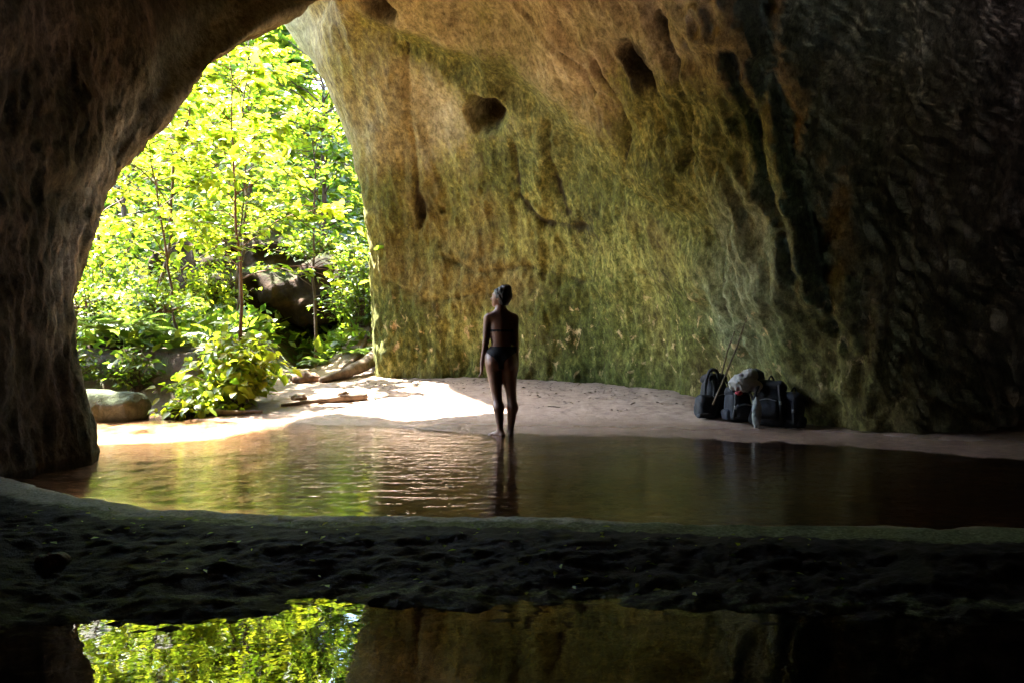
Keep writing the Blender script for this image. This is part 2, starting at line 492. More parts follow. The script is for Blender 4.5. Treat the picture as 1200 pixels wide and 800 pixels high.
for i in range(ni-1):
    k = max(3, int(chord[i]/dens[i]))
    us.append(ts[i] + (ts[i+1]-ts[i])*np.arange(k)/k)
us = np.concatenate(us + [[ts[-1]]])
vs = np.concatenate([j + np.arange(k)/k for j, k in enumerate([6, 24, 28, 30, 34, 34, 34, 24, 10])] + [[9]])
G1 = hermite(K, ts, us)                                    # (nu, nl, 3)
G2 = hermite(G1.transpose(1, 0, 2), np.arange(nl).astype(float), vs)   # (nv, nu, 3)
nv, nu = G2.shape[:2]
Nrm = np.cross(np.gradient(G2, axis=1), np.gradient(G2, axis=0))
Nrm /= np.linalg.norm(Nrm, axis=2)[..., None] + 1e-9
P0 = G2.reshape(-1, 3); N0 = Nrm.reshape(-1, 3)
# inward test: normals should point into the cave
ci = np.argmin(np.linalg.norm(P0 - np.array([0.2, 13.8, 1.5]), axis=1))
if N0[ci] @ (np.array([0, 6, 2]) - P0[ci]) < 0: N0 = -N0
uu = np.tile(us, nv); vv = np.repeat(vs, nu)
isl = (uu < ts[7])
lip = np.exp(-((uu-ts[3])/(ts[4]-ts[3])/0.9)**2) + np.exp(-((uu-ts[22])/(ts[22]-ts[21])/0.8)**2)
amp = 1 - 0.5*np.clip(lip, 0, 1)
disp = 0.16*fbm(P0*0.55+3.1, 3)*amp
disp += 0.055*fbm(P0*np.array([1.7, 1.7, 0.8])+9, 4)*np.clip(amp+0.3, 0, 1)
roof = sstep(4.0, 5.4, vv)
disp += (0.020*(1-np.abs(fbm(P0*np.array([4.6, 4.6, 1.9])+21, 4))*2.2)) * (1-0.75*roof)
disp += 0.036*fbm(P0*np.array([5, 5, 2.2])+5, 5, 2.1, 0.62)*(1-0.7*roof)
# hanging flutes on the shaded spur to the right and on the left pillar
spur = np.exp(-((uu-ts[15])/(ts[16]-ts[14])/0.75)**2)
disp += 0.26*spur*(0.45-np.abs(fbm(P0*np.array([1.7, 1.7, 0.30])+40, 4)))
disp += 0.018*isl*(0.5-np.abs(fbm(P0*np.array([2.2, 2.2, 0.35])+60, 3)))*np.clip(1-lip, 0.25, 1)
P1 = P0 + N0*disp[:, None]
# solution pits in the wall: (centre, radii along x,z, depth)
def pit(c, rx, rz, depth, tilt=0.0):
    global P1
    k = np.argmin(((P0-c)**2).sum(1)); n = N0[k]; r = np.array([c[0], c[1], c[2]-CAM_H]); r /= np.linalg.norm(r)
    e1 = np.array([math.cos(tilt), 0, -math.sin(tilt)]); e2 = np.array([math.sin(tilt), 0, math.cos(tilt)])
    e1 = e1 - r*(e1@n)/(r@n); e2 = e2 - r*(e2@n)/(r@n)          # the pit's axes laid into the plane of the wall
    co = np.linalg.lstsq(np.stack([e1, e2, n], 1), (P0-c).T, rcond=None)[0]
    q = np.sqrt((co[0]/rx)**2 + (co[1]/rz)**2 + (co[2]/0.8)**2)
    q = q*(1+0.18*perlin(P0*5))
    P1 = P1 - N0*(depth*(1-sstep(0.25, 1.1, q)))[:, None]
def on_wall(px, py):
    """surface point of the shell seen in that direction (nearest in angle among interior vertices)"""
    a = (P0[:, 0]/P0[:, 1]*FPX + 600 - px)**2 + (YH - (P0[:, 2]-CAM_H)/P0[:, 1]*FPX - py)**2
    a = np.where((P0[:, 1] > 5) & (uu > ts[3]) & (uu < ts[22]), a, 1e9)
    return P0[np.argmin(a)]
PITS = [(on_wall(567, 138), 0.30, 0.33, 0.60, -0.6), (on_wall(746, 78), 0.12, 0.42, 0.40, -0.62),
        (on_wall(445, 14), 0.30, 0.16, 0.35, 0.5), (on_wall(492, 245), 0.10, 0.30, 0.18, 0.0),
        (on_wall(515, 248), 0.05, 0.08, 0.12, 0)]
for c, rx, rz, dp, tl in PITS: pit(c, rx, rz, dp, tl)

# grooves, ridges and cracks running across the wall
def groove(poly, width, depth, wob=0.35):
    global P1
    pts = [on_wall(a, b) for a, b in poly]
    pts = np.array([np.array(pts[i])*(1-t) + np.array(pts[i+1])*t for i in range(len(pts)-1) for t in np.linspace(0, 1, 14, endpoint=False)])
    m = np.min(np.stack([((P0-q)**2).sum(1) for q in pts]), axis=0)
    d = np.sqrt(m)*(1+wob*fbm(P0*3.0, 3)) + 0.25*width*fbm(P0*7, 3)
    k = np.exp(-(np.maximum(d, 0)/width)**2)
    P1 = P1 - N0*(depth*k)[:, None]
    return k
GR = groove([(425, 30), (480, 58), (545, 86), (610, 118), (665, 165), (720, 215), (790, 262), (850, 300)], 0.22, 0.14)
groove([(400, 10), (470, 30), (560, 52), (640, 92), (710, 150), (790, 215)], 0.26, -0.10)
CK = np.zeros(len(P0))
for poly, w_, d_ in [([(600, 5), (650, 48), (690, 78), (700, 110)], 0.05, 0.10), ([(700, 70), (718, 110), (735, 150), (742, 190)], 0.045, 0.09), ([(760, 20), (790, 80), (808, 140), (800, 200)], 0.06, 0.12),
                     ([(468, 60), (478, 150), (486, 215), (490, 270)], 0.05, 0.07), ([(640, 150), (650, 210), (668, 250)], 0.05, 0.07), ([(600, 165), (612, 230), (640, 262), (690, 268)], 0.05, 0.07),
                     ([(860, 60), (880, 150), (905, 240), (940, 330)], 0.07, 0.16), ([(900, 40), (925, 160), (955, 280), (975, 400)], 0.08, 0.18), ([(840, 300), (858, 360), (880, 430)], 0.05, 0.08),
                     ([(520, 300), (560, 318), (620, 312), (680, 330), (760, 322)], 0.05, 0.06), ([(455, 330), (500, 352), (560, 345)], 0.05, 0.06)]:
    CK = np.maximum(CK, groove(poly, w_, d_))

# mineral and algae zones of the rock, painted light and shade among them (soft blobs round points of the wall)
def blob(px, py, r, s=1.0):
    c = on_wall(px, py); return s*np.exp(-((P0-c)**2).sum(1)/(r*r))
z = P0[:, 2]; right = (uu > ts[14]) & (uu < ts[23])
bowl = sstep(ts[14]+0.2, ts[16]+0.35, uu)*(uu < ts[23])
ochre = bowl*0.9 + 0.22*isl*(0.6+0.6*fbm(P0*0.7+30, 2))
pale = bowl*sstep(4.3, 5.3, vv + 0.5*fbm(P0*0.8, 3))*0.8 + 0.95*np.exp(-((uu-ts[3]-0.3*(ts[4]-ts[3]))/(ts[4]-ts[3])/0.65)**2)*sstep(2.0, 3.4, vv)  # roof tone, plus light painted on the lip
lipb = np.exp(-((uu-ts[3]-0.75*(ts[4]-ts[3]))/(ts[4]-ts[3])/0.62)**2)  # band of the left lip where light is painted in
pale = np.maximum(pale, blob(640, 60, 1.8, 0.6))
pale *= np.clip(1-blob(400, 60, 1.8), 0, 1)
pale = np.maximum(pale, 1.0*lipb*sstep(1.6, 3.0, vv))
lip_light = lipb*sstep(1.8, 3.2, vv)
pink = 0.5*(blob(690, 60, 1.0, 0.6) + blob(640, 10, 0.9, 0.4) + blob(760, 30, 0.8, 0.5))*np.clip(0.6+fbm(P0*1.6, 3), 0, 1)
moss = bowl*(0.60 + 0.22*fbm(P0*0.7+7, 3)) - 0.20*sstep(4.4, 5.6, vv)*bowl
moss += blob(490, 62, 0.5, 0.16)+blob(540, 88, 0.5, 0.2)+blob(600, 105, 0.5, 0.2)+blob(660, 130, 0.5, 0.2)+blob(400, 90, 0.9, 0.12)+blob(560, 110, 0.8, 0.12)+blob(640, 180, 1.2, 0.22)+blob(800, 180, 1.1, 0.28)+blob(850, 250, 1.1, 0.22)+blob(700, 300, 1.0, 0.16)+blob(460, 400, 0.7, 0.25)+blob(700, 400, 1.4, 0.16)
moss = np.where(isl, 0.12, moss)
mint = blob(880, 320, 0.75, 0.9) + blob(860, 380, 0.6, 0.8) + blob(885, 260, 0.5, 0.5) + blob(640, 120, 0.9, 0.25)
mint += 0.8*np.exp(-((uu-ts[3])/(ts[4]-ts[3])/0.45)**2)*(1-sstep(2.2, 3.6, vv)) + isl*np.exp(-((uu-ts[4])/(ts[4]-ts[3])/1.0)**2)*0.30*sstep(2.5, 3.5, vv)
stain_shade = blob(690, 270, 0.8, 0.30)+blob(780, 330, 0.6, 0.25)+blob(600, 240, 0.8, 0.18)+blob(440, 20, 0.5, 0.4)+blob(495, 240, 0.35, 0.35)
for c, rx, rz, dp, tl in PITS[:2]: stain_shade += 0.75*np.exp(-((P0-c)**2).sum(1)/(max(rx, rz)*0.75)**2)  # darker colour inside the first two pits
stain_shade = stain_shade*(1-lipb) + 0.12*spur + 0.20*bowl + 0.10*isl*(1-lipb) + 0.55*(uu > ts[12])*sstep(ts[15], ts[14]+0.1, uu)  # last term: shade painted into the far right wall
stain_shade += 0.30*CK  # cracks take a darker colour
moss += 0.22*GR
flake = bowl*np.exp(-((z-1.0)/0.75)**2)*0.9
idx = np.arange(nv*nu).reshape(nv, nu)
Q = np.stack([idx[:-1, :-1], idx[:-1, 1:], idx[1:, 1:], idx[1:, :-1]], -1)
def shell(name, u0, u1):
    cols = np.nonzero((us >= u0-1e-9) & (us <= u1+1e-9))[0]
    a, b = cols[0], cols[-1]
    sub = idx[:, a:b+1]; m = sub.shape[1]
    li = np.arange(nv*m).reshape(nv, m)
    q = np.stack([li[:-1, :-1], li[:-1, 1:], li[1:, 1:], li[1:, :-1]], -1).reshape(-1, 4)
    s = sub.ravel()
    at = dict(ochre=ochre, pale=pale, pink=pink, moss=moss, mint=mint, stain_shade=stain_shade, flake=flake, lip=lip_light)
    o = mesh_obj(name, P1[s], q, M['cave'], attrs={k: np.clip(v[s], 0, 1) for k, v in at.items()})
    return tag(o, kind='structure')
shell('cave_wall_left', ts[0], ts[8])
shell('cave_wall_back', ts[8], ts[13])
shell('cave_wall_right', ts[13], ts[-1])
# crown of the vault closing the ring of the shell
top = P1[idx[-1]]
cv = np.vstack([top, top[(np.abs(us-ts[10])).argmin()]*0.5 + top[(np.abs(us-ts[18])).argmin()]*0.5 + np.array([0, 0, 0.03])])
cf = np.array([(k, k+1, len(top)) for k in range(len(top)-1)])
at0 = {k: np.zeros(len(cv)) for k in ('ochre', 'pale', 'pink', 'moss', 'mint', 'stain_shade', 'flake', 'lip')}
tag(mesh_obj('cave_ceiling', cv, cf, M['cave'], attrs=at0), kind='structure')

# ------------------------------------------------------------------ ground
def lerp_tab(x, tab):
    return np.interp(x, [a for a, b in tab], [b for a, b in tab])
SILL = [(-12, 6.9), (-4.6, 6.75), (-3.7, 6.25), (-3.04, 5.66), (-2.35, 5.25), (-1.5, 5.02), (0, 4.92), (1.55, 4.72), (2.7, 4.6), (12, 4.4)]
SHORE = [(-20, 12.0), (-6, 11.75), (-4.6, 11.5), (-4.1, 11.2), (-3.0, 10.75), (-1.7, 10.35), (-0.8, 9.75), (0, 9.45), (1, 9.3), (2.3, 8.9), (3.2, 8.5), (4.2, 7.6), (6, 6.8), (12, 6.5)]
def ground_z(x, y, fine=True):
    p = np.stack([x, y, np.zeros_like(x)], 1)
    sy = lerp_tab(x, SILL) + 0.10*fbm(p*1.3, 3)
    by = lerp_tab(x, SHORE) + 0.10*fbm(p*0.9+5, 3)
    # beach
    t = y - by
    zb = np.where(t > 0, 0.085*np.minimum(t, 5.2)*(1-0.55*sstep(2.2, 3.2, x)), 0.07*t)
    zb = np.maximum(zb, -0.09)
    # sill: rises at its crest, then falls to the lower pool
    s = y - sy
    crest = 0.022*sstep(0.22, 0.0, s)*sstep(-0.8, -0.2, s)
    sw = s/(1+0.62*sstep(-0.7, -2.2, x))
    fall = -0.168*sstep(-0.30, -1.5, sw) - 0.25*sstep(-1.2, -2.6, sw) + 0.035*fbm(p*1.3+31, 3)*sstep(-0.5, -1.0, s)
    stone = sstep(0.22, -0.02, s)
    z = np.where(s > 0.1, zb*sstep(0.0, 0.7, s) + crest, crest + fall)
    z = np.where((s > 0.1) & (y > by-1.0), np.maximum(z, zb), z)
    if fine:
        lump = fbm(p*np.array([1.5, 3.6, 1])+13, 6, 2.15, 0.55)
        z = z + stone*(0.026*lump + 0.010*fbm(p*np.array([8, 17, 1]), 4, 2.1, 0.62))*(0.25*sstep(0.1, -0.1, s) + 0.75*sstep(-0.2, -0.55, s)) + (0.012*fbm(p*3.2+2, 3) + 0.006*fbm(p*11+2, 3))*(1-stone) + stone*0.012*fbm(p*9+3, 3)
    # outside: left bank, path, ravine side
    out = sstep(-3.3, -4.6, x)
    bank = out*sstep(11.75, 12.7, y+0.15*fbm(p*1.1, 3))
    z = z + bank*(0.75 + 0.10*fbm(p*0.9+8, 3))*sstep(-3.9, -4.7, x + (y-12)*0.10)
    hill = np.maximum(0, y - 18.5 - 0.25*np.maximum(0, -x-4))
    z = z + 0.46*hill + 0.3*fbm(p*0.35, 3)*sstep(16, 22, y)
    lh = np.maximum(0, -x - 8 - 0.10*np.abs(y-12))*sstep(12.0, 14.5, y)
    z = z + 0.45*lh
    # bank to the right of the path, outside the wall
    rb = sstep(15.6, 17.5, y)*sstep(-4.1, -2.6, x)
    z = z + 1.1*rb
    far = sstep(45, 70, np.hypot(x, y-8))
    z = z*(1-far) + far*np.minimum(z, 16)
    return z
def axis(segs):
    a = []
    for lo, hi, h in segs: a.append(np.arange(lo, hi, h))
    return np.concatenate(a + [[segs[-1][1]]])
xs = axis([(-200, -40, 20), (-40, -12, 1.2), (-12, -6.2, 0.15), (-6.2, -3.2, 0.045), (-3.2, 2.6, 0.028), (2.6, 5, 0.06), (5, 12, 0.4), (12, 40, 2), (40, 200, 20)])
ys = axis([(-200, -40, 20), (-40, -8, 2), (-8, 2.0, 0.4), (2.0, 5.6, 0.022), (5.6, 9, 0.06), (9, 16, 0.06), (16, 24, 0.14), (24, 50, 0.8), (50, 250, 12)])
GX, GY = np.meshgrid(xs, ys, indexing='xy')
gx, gy = GX.ravel(), GY.ravel()
gz = ground_z(gx, gy)
pg = np.stack([gx, gy, gz], 1)
sy = lerp_tab(gx, SILL) + 0.10*fbm(np.stack([gx, gy, 0*gx], 1)*1.3, 3)
s_ = gy - sy
stone_a = sstep(0.16, 0.0, s_)
by_ = lerp_tab(gx, SHORE)
wet_a = sstep(0.13, 0.02, gz)*(1-stone_a)
out_a = np.clip(sstep(11.6, 12.2, gy)*sstep(-3.9, -4.5, gx) + sstep(15.6, 17.5, gy)*sstep(-4.6, -3.4, gx) + sstep(17, 19, gy), 0, 1)
out_a = np.maximum(out_a, sstep(11.3, 11.8, gy)*sstep(-3.2, -3.8, gx)*0.6)
bed_a = (gz < -0.025)*(1-stone_a)
mossy_a = np.clip(np.exp(-((s_+0.06)/0.20)**4)*0.95 + 0.50*np.exp(-((s_/(1+0.62*sstep(-0.7, -2.2, gx))+1.0)/0.22)**2), 0, 1)
rim_a = np.exp(-((s_-0.02)/(0.16+0.30*sstep(-2.2, -3.6, gx)))**2)*sstep(2.2, -0.5, gx)
nx_, ny_ = len(xs), len(ys)
gi = np.arange(nx_*ny_).reshape(ny_, nx_)
gq = np.stack([gi[:-1, :-1], gi[:-1, 1:], gi[1:, 1:], gi[1:, :-1]], -1).reshape(-1, 4)
tag(mesh_obj('ground', pg, gq, M['ground'], attrs=dict(wet=wet_a, soil=out_a, stone=stone_a, bed=bed_a, mossy=mossy_a, rim=rim_a)), kind='structure')

# water: upper stream, trimmed along the sill so that it never hangs over the lower pool; lower pool
def sheet(name, xs, y0f, y1f, z, mat, n=60):
    V = []; 
    for x in xs:
        for t in np.linspace(0, 1, n):
            V.append((x, y0f(x)*(1-t) + y1f(x)*t, z))
    m = len(xs); i = np.arange(m*n).reshape(m, n)
    q = np.stack([i[:-1, :-1], i[1:, :-1], i[1:, 1:], i[:-1, 1:]], -1).reshape(-1, 4)
    return tag(mesh_obj(name, np.array(V), q, mat), kind='structure')
wx = np.linspace(-14, 10, 121)
sheet('stream_water', wx, lambda x: lerp_tab(x, SILL) - 0.10, lambda x: lerp_tab(x, SHORE) + 1.0, 0.0, M['water_up'])
sheet('pool_water', np.linspace(-6, 10, 81), lambda x: -9.0, lambda x: lerp_tab(x, SILL) - 0.40, -0.125, M['water_low'])

def gzz(x, y): return float(ground_z(np.array([x]), np.array([y]))[0])

# ------------------------------------------------------------------ objects
# ------------------------------------------------------------------ rocks outside
def mat_rock(name, c1, c2, c3, moss_c, moss_lo, moss_hi, sc=3.0, wet=0.85):
    t = NT(name); p = t.pos()
    n = t.noise(p, sc, 7, 0.7, 0.3); f = t.noise(p, sc*7, 6, 0.72)
    col = t.ramp(n, [(0.28, c1), (0.5, c2), (0.75, c3)])
    nz = t.node('ShaderNodeSeparateXYZ'); t.l.new(t.node('ShaderNodeNewGeometry').outputs['Normal'], nz.inputs[0])
    mk = t.math('ADD', nz.outputs['Z'], t.math('MULTIPLY', t.math('SUBTRACT', f, 0.5), 1.4))
    mk = t.ramp(mk, [(moss_lo, 0.0), (moss_hi, 1.0)])
    mc = t.ramp(f, [(0.3, tuple(v*0.45 for v in moss_c)), (0.7, moss_c)])
    col = t.mix(mk, col, mc)
    nb = t.bump(n, 0.6, 0.08); nb = t.bump(f, 0.7, 0.025, nb)
    return t.done(col, wet, nb, 0.12)
M['boulder'] = mat_rock('boulder_stone', (0.006, 0.004, 0.003), (0.020, 0.012, 0.008), (0.055, 0.030, 0.017), (0.03, 0.042, 0.010), 0.6, 1.1, 3.0, 1.0)
M['mossrock'] = mat_rock('mossy_stone', (0.012, 0.014, 0.010), (0.04, 0.042, 0.03), (0.10, 0.10, 0.075), (0.045, 0.058, 0.022), 0.25, 0.6, 5)
M['pebble'] = mat_rock('wet_pebble', (0.05, 0.032, 0.02), (0.15, 0.085, 0.05), (0.28, 0.16, 0.09), (0.08, 0.10, 0.03), 0.9, 1.2, 9, 0.6)

def rock_obj(name, fn, lo, hi, h, mat, amp, fr, parent=None):
    def g(G):
        f = fn(G); s = G.shape
        near = np.abs(f) < amp*3 + 2*h
        q = G[near]; f = f.copy()
        f[near] += amp*fbm(q*fr, 4)
        return f
    return sdf_obj(name, g, lo, hi, h, mat, parent)

def big(G):
    a = sd_ell(G, (-6.6, 20.6, 1.7), (2.5, 1.7, 2.0))
    b = sd_ell(G, (-4.3, 19.9, 2.05), (1.7, 1.3, 0.95))
    c = sd_ell(G, (-2.9, 20.4, 0.8), (1.1, 1.2, 1.4))
    f = smin(smin(a, b, 0.35), c, 0.3)
    hol = sd_ell(G, (-4.75, 18.7, 0.75), (0.85, 1.6, 0.72))
    return np.maximum(f, -hol)
tag(rock_obj('boulder', big, (-9.6, 18.0, -0.9), (-1.4, 22.8, 4.2), 0.085, M['boulder'], 0.34, 1.1),
    'huge dark overhanging boulder with a black hollow beneath, among the sunlit saplings', 'boulder')
def left_b(G):
    return smin(sd_ell(G, (-6.5, 13.35, 0.2), (1.5, 0.9, 0.80)), sd_ell(G, (-4.9, 13.1, 0.05), (0.75, 0.75, 0.72)), 0.25)
tag(rock_obj('bank_rock', left_b, (-8.4, 12.0, -0.9), (-3.8, 14.6, 1.3), 0.06, M['boulder'], 0.24, 2.1),
    'dark earthy rock bank behind the moss-topped boulder at the stream edge', 'rock')
def mossb(G):
    return smin(sd_cone(G, (-6.6, 11.35, 0.12), (-5.25, 11.35, 0.09), 0.30, 0.27), sd_ell(G, (-5.1, 11.35, 0.09), (0.27, 0.26, 0.255)), 0.1)
tag(rock_obj('mossy_boulder', mossb, (-7.1, 10.9, -0.32), (-4.7, 11.8, 0.56), 0.03, M['mossrock'], 0.045, 3.0),
    'long rounded boulder with pale mossy top at the water beside the left cave wall', 'boulder')
def small_rock(name, x, y, r, label, flat=0.6, mat='pebble', group=None, zoff=0.0):
    z = gzz(x, y) + zoff
    f = lambda G: sd_ell(G, (x, y, z + r*flat*0.25), (r, r*0.8, r*flat))
    o = rock_obj(name, f, (x-r*1.5, y-r*1.4, z-r), (x+r*1.5, y+r*1.4, z+r*1.4), r/8, M[mat], r*0.25, 1.4/r)
    return tag(o, label, 'stone', group)
small_rock('stone', -4.45, 11.3, 0.16, 'small flat dark stone at the water just left of the leafy bush', 0.5, 'boulder')
small_rock('stone', -2.28, 4.25, 0.085, 'lone brown stone embedded in the dark mossy sill at the lower left', 0.45)
small_rock('stone', -3.15, 12.6, 0.12, 'small stone half buried beside the sandy path near the bush', 0.5)
small_rock('stone', -2.55, 12.9, 0.10, 'small dark stone on bright sand above the driftwood branch', 0.45)
small_rock('stone', -3.55, 14.6, 0.22, 'reddish stone at the head of the sandy path under the hollow', 0.7)

# ------------------------------------------------------------------ dead wood
def stick(name, pts, r, mat, label, cat, n=7, rough=0.12):
    pts = np.array(pts, float)
    t = np.linspace(0, 1, 22); k = np.linspace(0, 1, len(pts))
    q = np.stack([np.interp(t, k, pts[:, c]) for c in range(3)], 1)
    q += 0.35*np.mean(r)*np.stack([perlin(q*3+c*7) for c in range(3)], 1)
    rr = np.interp(t, np.linspace(0, 1, len(r)), r)*(1+rough*perlin(np.stack([t*9, t*0, t*0+r[0]*50], 1)))
    V, F = tube(q, rr, n)
    return tag(mesh_obj(name, V, F, mat), label, cat)
def onz(x, y, dz): return (x, y, gzz(x, y)+dz)
stick('driftwood', [onz(-3.25, 12.0, 0.02), onz(-2.7, 12.15, 0.03), onz(-2.1, 12.4, 0.045)], [0.02, 0.035, 0.06], M['dead_wood'],
      'weathered driftwood branch lying on the bright sand near the water', 'driftwood')
stick('fallen_log', [onz(-3.25, 14.4, 0.03), onz(-2.85, 14.85, 0.10), onz(-2.55, 15.6, 0.24), (-2.5, 16.6, 0.75)], [0.05, 0.10, 0.14, 0.14], M['dead_wood'],
      'fallen log slanting down to the sand against the foot of the right wall', 'log', 9)
stick('fallen_branch', [onz(-4.55, 11.62, 0.03), onz(-4.0, 11.5, 0.04), onz(-3.35, 11.45, 0.03)], [0.03, 0.045, 0.02], M['dead_wood'],
      'dark fallen branch along the water edge under the leafy bush', 'branch')
stick('root', [onz(-3.15, 15.3, 0.02), onz(-2.9, 16.2, 0.05), (-2.75, 17.2, gzz(-2.75, 17.2)+0.02)], [0.03, 0.05, 0.06], M['bark'],
      'thin dark root creeping down the slope behind the fallen log', 'root')
for k, (x, y, a, L, lab) in enumerate([(-1.2, 11.9, 0.9, 0.20, 'short dark twig on the sand left of the standing woman'), (0.55, 11.2, -0.5, 0.18, 'short twig on the sand right of the standing woman'),
                         (1.6, 11.3, 1.1, 0.18, 'small twig on the sand midway between the woman and the backpacks'), (-2.3, 11.75, 0.1, 0.20, 'tiny dark twig on the brightest sand below the driftwood')]):
    dx, dy = L/2*math.cos(a), L/2*math.sin(a)
    stick('twig', [onz(x-dx, y-dy, 0.008), onz(x, y, 0.014), onz(x+dx, y+dy, 0.008)], [0.006, 0.010, 0.006], M['dead_wood'], lab, 'twig', 5)

# ------------------------------------------------------------------ leaves
LEAF8 = np.array([(0, 0, 0), (0.24, -0.26, 0.05), (0.62, -0.25, 0.04), (1, 0, -0.10), (0.62, 0.25, 0.04), (0.24, 0.26, 0.05), (0.3, 0, 0.0), (0.65, 0, -0.02)])
LEAF8_T = np.array([(0, 1, 6), (1, 2, 7), (1, 7, 6), (2, 3, 7), (3, 4, 7), (4, 5, 6), (4, 6, 7), (5, 0, 6)])
LEAF5 = np.array([(0, 0, 0), (0.45, -0.28, 0.05), (1, 0, -0.08), (0.45, 0.28, 0.05), (0.5, 0, -0.01)])
LEAF5_T = np.array([(0, 1, 4), (1, 2, 4), (2, 3, 4), (3, 0, 4)])
def frames(dirs, rng, tilt):
    """orthonormal leaf frames: x along dirs, z roughly up with random roll"""
    x = dirs/np.linalg.norm(dirs, axis=1)[:, None]
    up = np.array([0, 0, 1.0]) + tilt*rng.normal(size=x.shape)
    y = np.cross(up, x); y /= np.linalg.norm(y, axis=1)[:, None]+1e-9
    z = np.cross(x, y)
    return np.stack([x, y, z], 1)            # rows are axes
def leaf_mesh(pos, fr, size, wid=None, simple=False):
    L, T = (LEAF5, LEAF5_T) if simple else (LEAF8, LEAF8_T)
    wid = np.ones(len(pos)) if wid is None else wid
    loc = L[None]*size[:, None, None]
    loc = loc*np.stack([np.ones_like(wid), wid, np.ones_like(wid)], 1)[:, None, :]
    V = np.einsum('nkc,ncd->nkd', loc, fr) + pos[:, None, :]
    F = (T[None] + (np.arange(len(pos))*len(L))[:, None, None]).reshape(-1, 3)
    return V.reshape(-1, 3), F
def leaf_singles(parent, pos, fr, size, mat, name='leaf', variants=4):
    """each leaf an object of its own sharing a few meshes (parent has no rotation)"""
    ms = []
    for k in range(variants):
        a = LEAF8*np.array([1, 0.85+0.12*k, 1+0.5*k]); me = bpy.data.meshes.new('leaf')
        me.from_pydata(a.tolist(), [], LEAF8_T.tolist()); me.materials.append(mat)
        me.polygons.foreach_set('use_smooth', np.full(len(me.polygons), True)); ms.append(me)
    pl = np.array(parent.location)
    for k in range(len(pos)):
        o = bpy.data.objects.new(name, ms[k % variants]); COL.objects.link(o); o.parent = parent
        m = Matrix(fr[k].T.tolist()).to_4x4() @ Matrix.Diagonal((size[k],)*3).to_4x4()
        o.matrix_local = Matrix.Translation(Vector((pos[k]-pl).tolist())) @ m

def wobble(p0, p1, n, amp, rng):
    t = np.linspace(0, 1, n)[:, None]; q = np.array(p0)*(1-t)+np.array(p1)*t
    w = rng.normal(size=(n, 3)).cumsum(0); w -= w[0]*(1-t)+w[-1]*t
    return q + amp*w*np.sqrt(np.maximum(t*(1-t), 0))
def plant(name, label, cat, base, height, spread, nbr, per, lsize, leafmat, bark, trunk_r, seed, lean=(0, 0), crown_lo=0.35,
          singles=0, simple=False, group=None, droop=0.15, flat=0.35, sprig=4):
    """sapling or tree: trunk with limbs, layered sprays of leaves at the ends of the limbs"""
    rng = np.random.default_rng(seed)
    base = np.array(base, float)
    root = empty(name, base); tag(root, label, cat, group)
    topp = base + np.array([lean[0], lean[1], height])
    tr = wobble(base - np.array([0, 0, 0.15]), topp, 14, 0.018*height, rng)
    parts = [tube(tr, np.linspace(trunk_r, trunk_r*0.22, 14), 7)]
    P, D = [], []
    for b in range(nbr):
        h = crown_lo + (1-crown_lo)*(b+rng.random())/nbr
        i = h*13; i0 = int(min(i, 12)); p = tr[i0]*(1-(i-i0)) + tr[i0+1]*(i-i0)
        ang = b*2.4 + rng.normal()*0.4
        L = spread*(1.15 - 0.75*((h-crown_lo)/(1-crown_lo+1e-6))**1.5)*rng.uniform(0.6, 1.1)
        e = p + np.array([math.cos(ang)*L, math.sin(ang)*L, L*rng.uniform(0.0, 0.55)])
        c = wobble(p, e, 8, 0.05*L, rng); c[:, 2] += 0.12*L*np.sin(np.linspace(0, math.pi, 8))
        parts.append(tube(c, np.linspace(trunk_r*0.32, trunk_r*0.07+0.002, 8), 5))
        for s in range(sprig):
            j = rng.uniform(2.5, 7); j0 = int(min(j, 6)); q = c[j0]*(1-(j-j0))+c[j0+1]*(j-j0)
            a2 = ang + rng.normal()*0.9; l2 = L*rng.uniform(0.2, 0.5)
            q2 = q + np.array([math.cos(a2)*l2, math.sin(a2)*l2, l2*rng.normal()*0.25])
            parts.append(tube(np.stack([q, (q+q2)/2+[0, 0, 0.04*l2], q2]), [trunk_r*0.1+0.002, trunk_r*0.07+0.002, 0.002], 4, False))
            m = max(2, per//sprig)
            t = rng.random(m)[:, None]**0.7
            pp = q*(1-t)+q2*t
            pp = pp + rng.normal(size=pp.shape)*np.array([0.16, 0.16, 0.07])*l2
            dd = np.tile(np.array([math.cos(a2), math.sin(a2), -droop]), (m, 1)) + rng.normal(size=(m, 3))*np.array([0.8, 0.8, 0.3])
            P.append(pp); D.append(dd)
    P = np.vstack(P); D = np.vstack(D)
    size = lsize*rng.uniform(0.55, 1.25, len(P)); fr = frames(D, rng, flat)
    V, F = join(parts)
    mesh_obj('trunk', V-base, F, bark, root)
    if singles:
        d = P[:, 1] - 0.0
        order = np.argsort(d - 3*size); s = order[:singles]; rest = order[singles:]
        leaf_singles(root, P[s], fr[s], size[s], M['leaf_bright_single'])
        P, fr, size = P[rest], fr[rest], size[rest]
    V, F = leaf_mesh(P, fr, size, rng.uniform(0.8, 1.2, len(P)), simple)
    o = mesh_obj('crown' if not singles else 'foliage', V-base, F, leafmat, root, smooth=True)
    if singles: o['kind'] = 'stuff'
    return root
def G(x, y, dz=-0.02): return (x, y, gzz(x, y)+dz)

